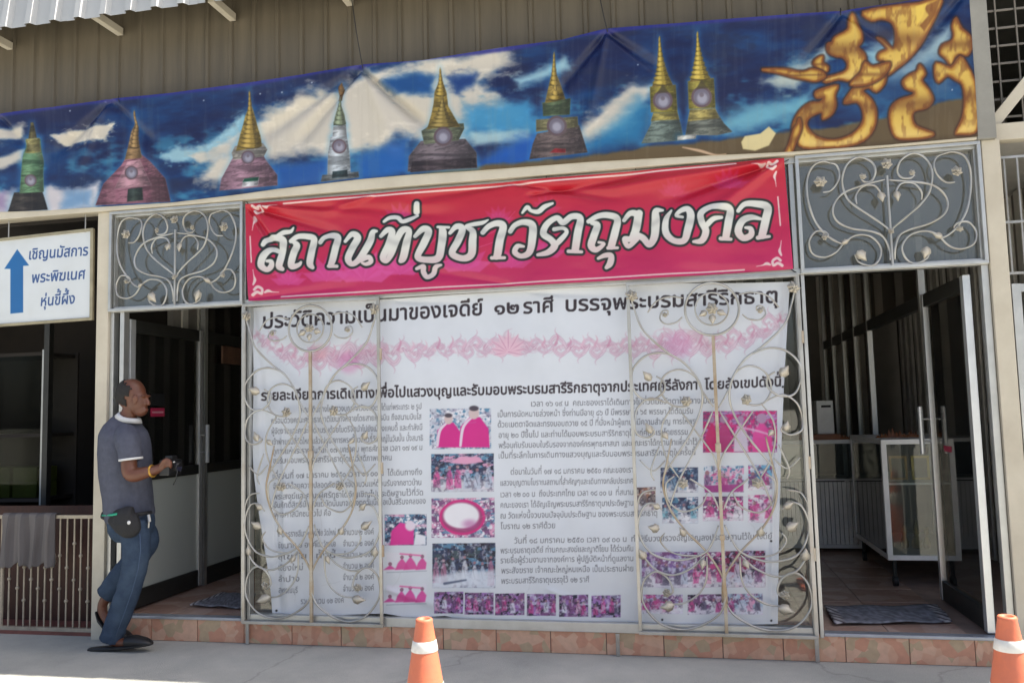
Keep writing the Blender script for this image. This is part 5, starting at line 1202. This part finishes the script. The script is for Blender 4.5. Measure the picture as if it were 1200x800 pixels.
for i, (px_, s_) in enumerate(((1060, .9), (1074, 1.1), (1086, .8), (1042, .7))):
    a = onY(px_, 630, y1_+.3); zq = pB[2]+.034
    o = MB().lathe([(.020*s_, 0), (.034*s_, .02), (.030*s_, .05), (.014*s_, .09), (.022*s_, .12), (.016*s_, .15), (.004, .19*s_)], (a[0], y1_+.3, zq), 14).build('figurine', mat('brass', (.32, .22, .07), .35, .8, var=.2), None, True)
    tag(o, ('second tallest', 'tallest', 'third tallest', 'shortest')[i]+' brass figurine on the bottom of the castor cabinet', 'figurine', 'brass figurines in the castor cabinet')
for i, (px_, w_, h_, lab) in enumerate(((990, .16, .05, 'low brown carved wooden piece'), (1012, .20, .07, 'broad peaked brown carved wooden piece'), (1034, .12, .055, 'small peaked brown carved wooden piece'))):
    a = onY(px_, 505, y1_+.55+i*.02); zq = pA[2]+.0005 if i else qA[2]+.0005
    yq = y1_+.35 if i else y2_+.06
    a = onY(px_ if not i else px_+34, 505, yq); X = a[0]
    mb_ = MB(); n_k = 9
    for k_ in range(n_k):
        t = k_/(n_k-1)-.5; e_ = w_/n_k*.75; hh = h_*(1-1.5*abs(t))*(1+.25*math.sin(k_*2.3)); mb_.add([(X+t*w_-e_, yq-.02, zq), (X+t*w_+e_, yq-.02, zq), (X+t*w_+e_, yq+.03, zq), (X+t*w_-e_, yq+.03, zq), (X+t*w_, yq+.005, zq+max(.02, hh))], [(3, 2, 1, 0), (0, 1, 4), (1, 2, 4), (2, 3, 4), (3, 0, 4)])
    tag(mb_.build('carved_ornament', M_or), lab+(' on the back counter' if not i else ' on top of the castor cabinet'), 'ornament', 'carved wooden pieces')
# hanging picture in the left passage
pp = onX(248, 415, XDL+.03)
hp = tag(box('wall_picture', mat('faded_print', (.16, .08, .05), .6, var=.3), None, XDL+.025, XDL+.04, 1.18, 1.50, 1.86, 2.0), 'brown picture fixed on the glass partition behind the frosted door', 'picture')
# ------------------------------------------------------------------ door mats
def doormat(c0, c1, c2, c3, label, seed):
    nu, nv = 40, 16; P = np.zeros((nv, nu, 3)); C = np.zeros((nv, nu, 3)); r_ = random.Random(seed)
    for j in range(nv):
        for i in range(nu):
            s, t = i/(nu-1), j/(nv-1); p = (np.array(c0)*(1-s)+np.array(c1)*s)*(1-t)+(np.array(c3)*(1-s)+np.array(c2)*s)*t
            P[j, i] = (p[0], p[1], ZF+.012+.004*math.sin(s*13+t*3)+.003*math.sin(t*9+s*4))
            k = .8+.35*r_.random()
            base = (128, 128, 134) if .10 < s < .90 else ((176, 172, 172) if (i+j) % 3 else (60, 44, 52))
            C[j, i] = lin(tuple(min(255, v*k) for v in base))
    o = grid_mesh('door_mat', P, C, print_mat('woven_mat', .95, .1, .5)); sd3 = o.modifiers.new('thickness', 'SOLIDIFY'); sd3.thickness = .008
    return tag(o, label, 'mat')
def fz2(u, v): q = onZ(u, v, ZF+.008); return (q[0], q[1])
doormat(fz2(978, 732), fz2(1116, 729), fz2(1098, 710), fz2(966, 711), 'grey woven door mat before the display cabinet doorway', 1)
doormat(fz2(222, 710), fz2(286, 713), fz2(300, 697), fz2(262, 695), 'grey woven door mat inside the frosted door', 2)
# ------------------------------------------------------------------ traffic cones
M_cone = mat('cone_orange', (0.62, 0.16, 0.075), .6, color2=(0.50, 0.135, 0.075), scale=14, bump=.12, bscale=60)
M_band = mat('cone_band', (0.72, 0.71, 0.68), .5, color2=(0.60, 0.58, 0.54), scale=30)
def cone(u, v, H, label, rz):
    c = onZ(u, v, H); c = (c[0], c[1], 0.0)
    r = empty('traffic_cone', c, label, 'cone', 'traffic cones on the yard'); R0, R1 = .135, .027
    def rad(z): return R0+(R1-R0)*(z-.035)/(H-.035)
    def at(z0, z1, e, nm, m, par):
        return MB().lathe([(rad(z0)+e, z0), (rad(z1)+e, z1)], c, 40).build(nm, m, par, True)
    prof = [(rad(.035)+.012, .03), (rad(.06), .06)]+[(rad(z), z) for z in np.linspace(.1, H-.012, 12)]+[(R1+.003, H-.006), (R1-.001, H), (R1-.009, H-.001), (R1-.012, H-.05)]
    bd = MB().lathe(prof, c, 40).build('body', M_cone, r, True)
    MB().lathe([(R1-.0125, H-.052), (R1-.0120, H-.0515)], c, 24).build('hollow', M_black, bd)
    for z0, z1 in ((H-.108, H-.072), (H-.335, H-.215)):
        MB().lathe([(rad(z0)+.0006, z0), (rad(z0)+.0022, z0+.002), (rad(z1)+.0022, z1-.002), (rad(z1)+.0006, z1)], c, 40, False).build('reflective_band', M_band, bd, True)
    b = MB().box(c[0]-.18, c[0]+.18, c[1]-.18, c[1]+.18, 0.0, .032, b=.008).build('base', M_cone, r)
    return r
cone(497, 724, .70, 'orange traffic cone with white bands before the poster', 0)
cone(1180, 721, .70, 'orange traffic cone with white bands before the right cream post', .3)
# ------------------------------------------------------------------ the man with the camera
YP = -0.16
def pp_(u, v, dy=0.0): return np.array(onY(u, v, YP+dy))
PXM = np.linalg.norm(onY(160, 600, YP)-onY(161, 600, YP))     # metres in one pixel at him
def limb(mb, pts, n=16, sub=5, kr=0.80):                       # pts: (u, v, dy, r_px) or (u, v, dy, rx, ry)
    q = [list(pp_(a[0], a[1], a[2]))+[a[3]*PXM*kr, (a[4] if len(a) > 4 else a[3])*PXM*kr*1.06] for a in pts]
    q = spline(q, sub); k = len(q); R_ = []
    for i in range(k):
        t = Vector(q[min(i+1, k-1)][:3])-Vector(q[max(i-1, 0)][:3]); t.normalize()
        b = Vector((0, 1, 0)); a = t.cross(b)
        if a.length < .2: a = Vector((1, 0, 0))
        a.normalize(); b = t.cross(a).normalized()
        c = Vector(q[i][:3])
        R_.append([(c+a*math.cos(2*math.pi*j/n)*q[i][3]+b*math.sin(2*math.pi*j/n)*q[i][4])[:] for j in range(n)])
    return mb.rings(R_)
def fuse(name, mb, voxel, material, parent, smooth=6, wr=0.0, wscale=12.0, seed=0, stretch=(1, 1, 1)):
    me = mb.mesh(name); o = bpy.data.objects.new(name, me); col.objects.link(o)
    m = o.modifiers.new('remesh', 'REMESH'); m.mode = 'VOXEL'; m.voxel_size = voxel
    m2 = o.modifiers.new('smooth', 'SMOOTH'); m2.iterations = smooth; m2.factor = .5
    dg = bpy.context.evaluated_depsgraph_get(); dg.update()
    me2 = bpy.data.meshes.new_from_object(o.evaluated_get(dg)); bpy.data.objects.remove(o); bpy.data.meshes.remove(me)
    me2.name = name; me2.materials.clear(); me2.materials.append(material)
    n = len(me2.vertices); co = np.zeros(n*3, np.float32); me2.vertices.foreach_get('co', co); co = co.reshape(-1, 3)
    if wr > 0:
        no = np.zeros(n*3, np.float32); me2.vertices.foreach_get('normal', no); no = no.reshape(-1, 3)
        a = co[:, 0]*wscale*stretch[0]+co[:, 1]*3+seed; b = co[:, 2]*wscale*stretch[2]+co[:, 1]*4
        w = np.abs(fbm(a+50, b+50, seed, 3)-.5)*2; w = (0.35-w)*wr
        co = co+no*w[:, None]; me2.vertices.foreach_set('co', co.reshape(-1))
    me2.polygons.foreach_set('use_smooth', np.ones(len(me2.polygons), bool)); me2.update()
    o = link(name, me2, None, parent)
    return o, co
man = empty('person', (pp_(140, 757)[0], YP, 0), 'man in grey polo shirt and blue jeans walking with a camera beside the frosted door', 'person')
# --- skin
sk = mat('skin_base', (0.20, 0.085, 0.045), .5)
sm_ = bpy.data.materials.new('skin'); sm_.use_nodes = True
n_ = sm_.node_tree.nodes; b_ = n_['Principled BSDF']; vc = n_.new('ShaderNodeVertexColor'); vc.layer_name = 'print'
sm_.node_tree.links.new(vc.outputs[0], b_.inputs['Base Color']); b_.inputs['Roughness'].default_value = .45
mb = MB()
HC = (156, 465)                                        # head: cranium, face, jaw, nose, ear
hr = Matrix.Rotation(math.radians(8), 3, 'Y')
h0 = pp_(153.5, 461.5); mb.ell(h0, (15.4*PXM, 13.4*PXM, 16.2*PXM), 24, 16, hr)
f0 = pp_(161.5, 470); mb.ell(f0, (10.0*PXM, 10.8*PXM, 15.6*PXM), 20, 14, Matrix.Rotation(math.radians(-6), 3, 'Y'))
j0 = pp_(164.5, 482); mb.ell(j0, (6.6*PXM, 7.6*PXM, 5.5*PXM), 16, 10)
mb.ell(pp_(173.0, 470.5), (2.6*PXM, 2.4*PXM, 4.6*PXM), 12, 8, Matrix.Rotation(math.radians(-20), 3, 'Y')); mb.ell(pp_(174.0, 473.2), (2.2*PXM, 3.0*PXM, 1.9*PXM), 10, 8)
mb.ell(pp_(171.2, 479.2), (2.0*PXM, 4.2*PXM, 1.2*PXM), 10, 8); mb.ell(pp_(171.0, 481.6), (1.8*PXM, 3.8*PXM, 1.2*PXM), 10, 8)
mb.ell(pp_(171.5, 464.0), (2.2*PXM, 8.0*PXM, 1.8*PXM), 12, 8)
for dy in (-.079, .079):
    mb.ell(pp_(158.5, 468.5, dy), (3.2*PXM, 1.6*PXM, 5.4*PXM), 12, 10, Matrix.Rotation(math.radians(14), 3, 'Y')); mb.ell(pp_(157.4, 466, dy*1.1), (2.4*PXM, 2.0*PXM, 3.0*PXM), 10, 8)
limb(mb, [(155, 474, 0, 10, 10), (151, 486, 0, 10.5, 10.5), (147, 497, 0, 14, 16)])
limb(mb, [(147, 496, 0, 12, 14), (146, 508, 0, 20, 25), (147, 535, 0, 24, 29), (150, 570, 0, 25, 28), (153, 600, 0, 24, 28), (154, 615, 0, 20, 26)])
# right arm (near side), bent at the elbow
limb(mb, [(150, 516, -.130, 9.5), (151, 532, -.158, 9.8), (152, 552, -.170, 9.4), (158, 556, -.168, 9.2), (170, 553.5, -.145, 7.6), (180, 551, -.12, 6.0), (186, 549, -.10, 6.0)])
# left arm on the far side reaching for the same camera
limb(mb, [(152, 516, .145, 9), (158, 535, .17, 9), (164, 552, .15, 8), (176, 551, .08, 6.2), (186, 548, .02, 5.2), (191, 547, -.01, 5.2)])
def hand(root, side):                                  # palm, four curled fingers, thumb
    u, v, dy = root
    limb(mb, [(u-3, v+1, dy, 4.8, 3.8), (u+1, v-2, dy, 6.0, 3.8), (u+5, v-5, dy, 5.6, 3.4)], 12)
    for i, (L_, o) in enumerate(((7.5, -4.0), (8.5, -1.6), (8.0, .8), (6.5, 3.0))):
        a = (u+5.5+.4*i, v-6+o*1.1, dy-side*.010)
        limb(mb, [(a[0]-2, a[1]+.5, a[2], 1.75), (a[0]+L_*.4, a[1]-1.0, a[2]-side*.012, 1.6), (a[0]+L_*.78, a[1]+.6, a[2]-side*.004, 1.45), (a[0]+L_*.86, a[1]+2.0, a[2]+side*.014, 1.25)], 8, 3)
    limb(mb, [(u-.5, v-3, dy-side*.016, 2.0), (u+2, v-8, dy-side*.024, 1.9), (u+6, v-11.5, dy-side*.02, 1.6), (u+9, v-12, dy-side*.012, 1.3)], 8, 3)
hand((188, 549, -.10), 1); hand((192, 549, 0.0), -1)
# legs inside the jeans and the bare heels
limb(mb, [(153, 612, -.09, 15), (158, 650, -.10, 13), (153, 690, -.10, 11), (140, 730, -.09, 8), (133, 748, -.08, 6.5), (131, 754, -.08, 6)])
limb(mb, [(131, 751, -.08, 5.6, 6), (146, 752.5, -.085, 5.2, 6), (160, 753.5, -.085, 4.2, 6.5), (170, 755, -.085, 2.6, 5)])
limb(mb, [(160, 612, .09, 15), (172, 630, .10, 14), (166, 650, .10, 11), (140, 682, .09, 9), (122, 704, .085, 6.4), (120, 716, .085, 6.0)])
limb(mb, [(119, 712, .085, 5.6, 6), (124, 724, .085, 5.0, 6), (134, 735, .085, 4.6, 6.4), (143, 740, .085, 3, 5.5)])
skin, co = fuse('body', mb, .0065, sm_, man, 4)
at_ = skin.data.color_attributes.new('print', 'FLOAT_COLOR', 'POINT'); c4 = np.ones((len(co), 4), np.float32)
base = np.array([.125, .046, .025]); nz_ = fbm(co[:, 0]*40+30, co[:, 2]*40+30, 3, 3); c4[:, :3] = base*(.82+.36*nz_[:, None])
def dab(p, r, c, k=1.0):
    d = np.linalg.norm(co-p, axis=1); w = (1-sm(r*.6, r, d))[:, None]*k; c4[:, :3] = c4[:, :3]*(1-w)+np.array(c)*w
for dy in (-.030, .030):
    dab(pp_(170.2, 467.3, dy), .008, (.3, .26, .22), .7); dab(pp_(170.6, 467.3, dy), .005, (.01, .008, .006)); dab(pp_(170.0, 463.4, dy), .011, (.03, .016, .012), .6)
dab(pp_(172.8, 480.4), .016, (.14, .045, .03), .7)
at_.data.foreach_set('color', c4.reshape(-1))
# --- hair: a close-cropped horseshoe, bald on top
def hair():
    mb = MB(); nu, nv = 44, 26; keep = {}
    vs = []; c = np.array(h0); rot = hr
    for j in range(nv+1):
        th = math.pi*(.18+.62*j/nv)
        for i in range(nu):
            ph = 2*math.pi*i/nu
            r = 1.045+.02*random.Random(i*131+j).random()
            p = rot @ Vector((15.4*PXM*r*math.sin(th)*math.cos(ph), 13.4*PXM*r*math.sin(th)*math.sin(ph), 16.2*PXM*r*math.cos(th)))
            vs.append((c[0]+p.x, c[1]+p.y, c[2]+p.z))
    fs = []
    for j in range(nv):
        for i in range(nu):
            ph = 2*math.pi*(i+.5)/nu; th = math.pi*(.18+.62*(j+.5)/nv)
            x = math.sin(th)*math.cos(ph); z = math.cos(th); y = abs(math.sin(th)*math.sin(ph))
            top = .60-.38*x+(.06*math.sin(i*2.2)); low = -.72-.25*x
            front = .45 if z > -.1 else .2
            if z < top and z > low and x < front:
                k2 = (i+1) % nu; fs.append((j*nu+i, (j+1)*nu+i, (j+1)*nu+k2, j*nu+k2))
    used = sorted({q for f in fs for q in f}); mp_ = {q: k for k, q in enumerate(used)}
    mb.add([vs[q] for q in used], [tuple(mp_[q] for q in f) for f in fs])
    o = mb.build('hair', mat('hair', (.014, .012, .011), .75, var=.4, scale=60, bump=.6, bscale=240), man, True)
    s2 = o.modifiers.new('thickness', 'SOLIDIFY'); s2.thickness = .012; s2.offset = -1
hair()
# --- polo shirt
shirt_m = mat('grey_jersey', (0.082, 0.088, 0.118), .9, var=.13, scale=30, bump=.25, bscale=420, spec=.2)
mb = MB()
limb(mb, [(148, 489, 0, 13, 14), (146, 497, 0, 19, 24), (145, 508, 0, 25.5, 33), (146.5, 530, 0, 29, 35), (147.5, 556, 0, 29.5, 33), (150, 580, 0, 28.5, 32), (152, 597, 0, 28, 33), (153, 605, 0, 27.5, 33), (153.5, 609, 0, 25, 31)], 26)
limb(mb, [(147, 503, -.09, 12), (150, 516, -.135, 14.5), (152, 528, -.155, 13.8), (153.5, 539, -.165, 12.8)], 18)
limb(mb, [(149, 503, .09, 12), (153, 516, .150, 14), (158, 528, .172, 13), (161, 538, .17, 12.2)], 18)
shirt, _ = fuse('polo_shirt', mb, .007, shirt_m, man, 5, .016, 8.0, 5, (1, 1, .55))
trim_m = mat('white_trim', (.62, .62, .62), .85, bump=.2, bscale=300)
def cuff(u, v, dy, r, ang, par):
    c = Vector(pp_(u, v, dy)); rot = Matrix.Rotation(ang, 3, 'Y'); R_ = []
    for z, rr in ((-.006, r*1.0), (-.007, r*1.05), (.007, r*1.05), (.006, r*1.0)):
        R_.append([(c+rot @ Vector((rr*.83*PXM*math.cos(a), rr*.87*PXM*math.sin(a), z)))[:] for a in np.linspace(0, 2*math.pi, 28, endpoint=False)])
    MB().rings(R_, False).build('sleeve_trim', trim_m, par, True)
cuff(153.3, 537.6, -.164, 13.0, math.radians(-6), shirt); cuff(160.8, 536.6, .17, 12.4, math.radians(-12), shirt)
c = Vector(pp_(150.8, 489.2)); R_ = []; rot = Matrix.Rotation(math.radians(22), 3, 'Y')      # standing collar
for z, kx in ((-.010, 15.2), (-.013, 16.4), (.010, 13.6), (.016, 12.4), (.012, 11.6)):
    R_.append([(c+rot @ Vector((kx*.86*PXM*math.cos(a)+.004, kx*.86*PXM*math.sin(a), z+.006*math.cos(a*2))))[:] for a in np.linspace(0, 2*math.pi, 32, endpoint=False)])
MB().rings(R_, False).build('collar', trim_m, shirt, True)
# --- jeans
jean_m = mat('denim', (0.050, 0.076, 0.118), .85, color2=(0.024, 0.040, 0.072), scale=9, bump=.3, bscale=500, spec=.2)
mb = MB()
limb(mb, [(153.5, 598, 0, 25, 31), (154, 612, 0, 25, 32), (154.5, 624, 0, 23, 30), (155, 632, 0, 17, 24)], 24)
limb(mb, [(157, 612, -.09, 19, 16), (159.5, 640, -.10, 17.5, 15.5), (157.5, 664, -.10, 15.6, 14), (151, 690, -.098, 15, 13), (141, 718, -.09, 14.5, 12.5), (133, 740, -.082, 14.6, 12.5), (130, 750, -.08, 14.4, 12.5)], 20)
limb(mb, [(158, 612, .09, 18, 16), (170, 626, .10, 15.5, 15), (173, 636, .105, 13.5, 13), (163, 650, .10, 15, 13), (147, 668, .095, 15, 12), (131, 688, .09, 14, 11.5), (124, 697, .088, 13.5, 11)], 20)
jeans, _ = fuse('jeans', mb, .007, jean_m, man, 7, .011, 9.0, 9, (1, 1, 1.5))
# seam up the outside of the near leg
MB().tube([pp_(164, 625, -.168), pp_(165, 645, -.172), pp_(162, 666, -.164), pp_(155, 692, -.157), pp_(145, 720, -.148), pp_(136, 744, -.139)], .003, 5).build('side_seam', mat('denim_seam', (.05, .08, .14), .9), jeans, True)
# --- slip-on shoes
shoe_m = mat('shoe_leather', (0.010, 0.010, 0.011), .5, var=.3)
def shoe(us, dy, tilt=None):
    s_ = empty('x', (0, 0, 0)); bpy.data.objects.remove(s_)
    sole = MB(); R_ = []
    for (u, v, w, h_) in us['sole']:
        p = pp_(u, v, dy); R_.append([(p[0], p[1]-w, p[2]), (p[0], p[1]+w, p[2]), (p[0], p[1]+w, p[2]+h_), (p[0], p[1]-w, p[2]+h_)])
    sole.rings(R_); so_ = sole.build('shoe', shoe_m, man)
    so_.modifiers.new('round', 'BEVEL').width = .006
    up = MB(); limb(up, [(u, v, dy, a, b2) for u, v, a, b2 in us['upper']], 16, 5, 1.0)
    up.build('shoe_upper', shoe_m, so_, True)
g0 = 760.2
shoe({'sole': [(104, 762.6, .020, .020), (110, 762.4, .032, .022), (124, 761.4, .036, .022), (142, 759.8, .038, .020), (160, 757.6, .044, .018), (172, 756.0, .038, .018), (178.5, 755.0, .018, .016)],
      'upper': [(150, 750.6, 5.6, 7.6), (158, 750.4, 5.8, 8.0), (167, 751.2, 4.6, 7.4), (174, 752.4, 3.0, 5.5), (178, 753, 1.2, 2.6)]}, -.085)
shoe({'sole': [(113, 718, .018, .016), (118, 728, .034, .018), (128, 740, .038, .018), (140, 748, .042, .018), (152, 751.0, .034, .016), (157, 751.5, .016, .014)],
      'upper': [(130, 733, 5.2, 7.4), (138, 739, 5.4, 7.8), (147, 744, 4.2, 7.0), (154, 747.4, 2.4, 5)]}, .085)
# --- waist bag on its belt
bag_m = mat('bag_nylon', (0.014, 0.014, 0.016), .8, var=.3, scale=30, bump=.3, bscale=300)
mb = MB(); limb(mb, [(120, 603, -.100, 5, 3), (129, 605, -.140, 8, 4), (139, 609, -.165, 15, 7), (148, 611, -.178, 20, 9), (156, 612, -.175, 18, 8), (163, 610, -.165, 9, 4)], 18)
bag, _ = fuse('waist_bag', mb, .006, bag_m, man, 4, .006, 14, 3)
MB().tube([pp_(120, 603.5, -.125), pp_(125, 603.5, -.155), pp_(131, 603, -.185), pp_(137, 602, -.205)], .007, 6).build('green_strip', mat('green_strip', (.02, .33, .2), .6), bag, True)
MB().ell(pp_(151, 612, -.226), (.012, .006, .012), 10, 8).build('badge', trim_m, bag, True)
MB().tube([pp_(154.5+22*math.cos(a), 603-3*math.cos(a), .15*math.sin(a)) for a in np.linspace(0, 2*math.pi, 33)], .011, 8, False).build('belt_strap', bag_m, bag, True)
kt = MB(); kt.tube([pp_(174, 603, -.10), pp_(175.5, 611, -.11)], .009, 8); kt.tube([pp_(174.5, 610, -.11), pp_(174, 618, -.11)], .005, 6)
kt.build('key_fob', mat('key_metal', (.62, .6, .55), .35, .6), bag)
# --- gold wristband
c = Vector(pp_(178.5, 551.6, -.124)); rot = Matrix.Rotation(math.radians(80), 3, 'Y')
MB().tube([(c+rot @ Vector((5.6*PXM*math.cos(a), 5.6*PXM*math.sin(a), 0)))[:] for a in np.linspace(0, 2*math.pi, 25)], .0075, 8, False).build('wristband', mat('gold_band', (.50, .28, .05), .4, .6), man, True)
# --- the camera he holds
cm = empty('handheld_camera', pp_(199, 556, -.05), 'black camera with stubby lens held in both hands by the man', 'camera')
cam_m = mat('camera_body', (.012, .012, .013), .45, var=.2)
k0 = pp_(193, 556.5, -.05); k1 = pp_(205, 538, -.05)
body = MB().box(k0[0], k1[0], -.30+.03, -.13, k0[2], k1[2], b=.008).build('camera_body', cam_m, cm)
ya = -.20
MB().box(k0[0]+.012, k1[0]-.008, ya-.03, ya+.03, k1[2]-.001, k1[2]+.024, b=.006).build('viewfinder_hump', cam_m, body)
MB().tube([(k1[0]-.002, ya, (k0[2]+k1[2])/2), (k1[0]+.022, ya, (k0[2]+k1[2])/2), (k1[0]+.024, ya, (k0[2]+k1[2])/2-.001)], [.034, .034, .030], 20).build('lens', cam_m, cm, False)
MB().tube([(k1[0]+.0245, ya, (k0[2]+k1[2])/2), (k1[0]+.026, ya, (k0[2]+k1[2])/2)], .026, 20).build('lens_glass', mat('lens_glass', (.03, .03, .05), .05), cm)
MB().tube([pp_(203, 541, -.10), pp_(208, 552, -.11), pp_(206, 562, -.11), pp_(203, 568, -.11)], .0035, 5).build('strap', cam_m, cm, True)
MB().ell(pp_(204, 541, -.11), (.008, .008, .006), 8, 6).build('shutter_button', M_alu, body, True)
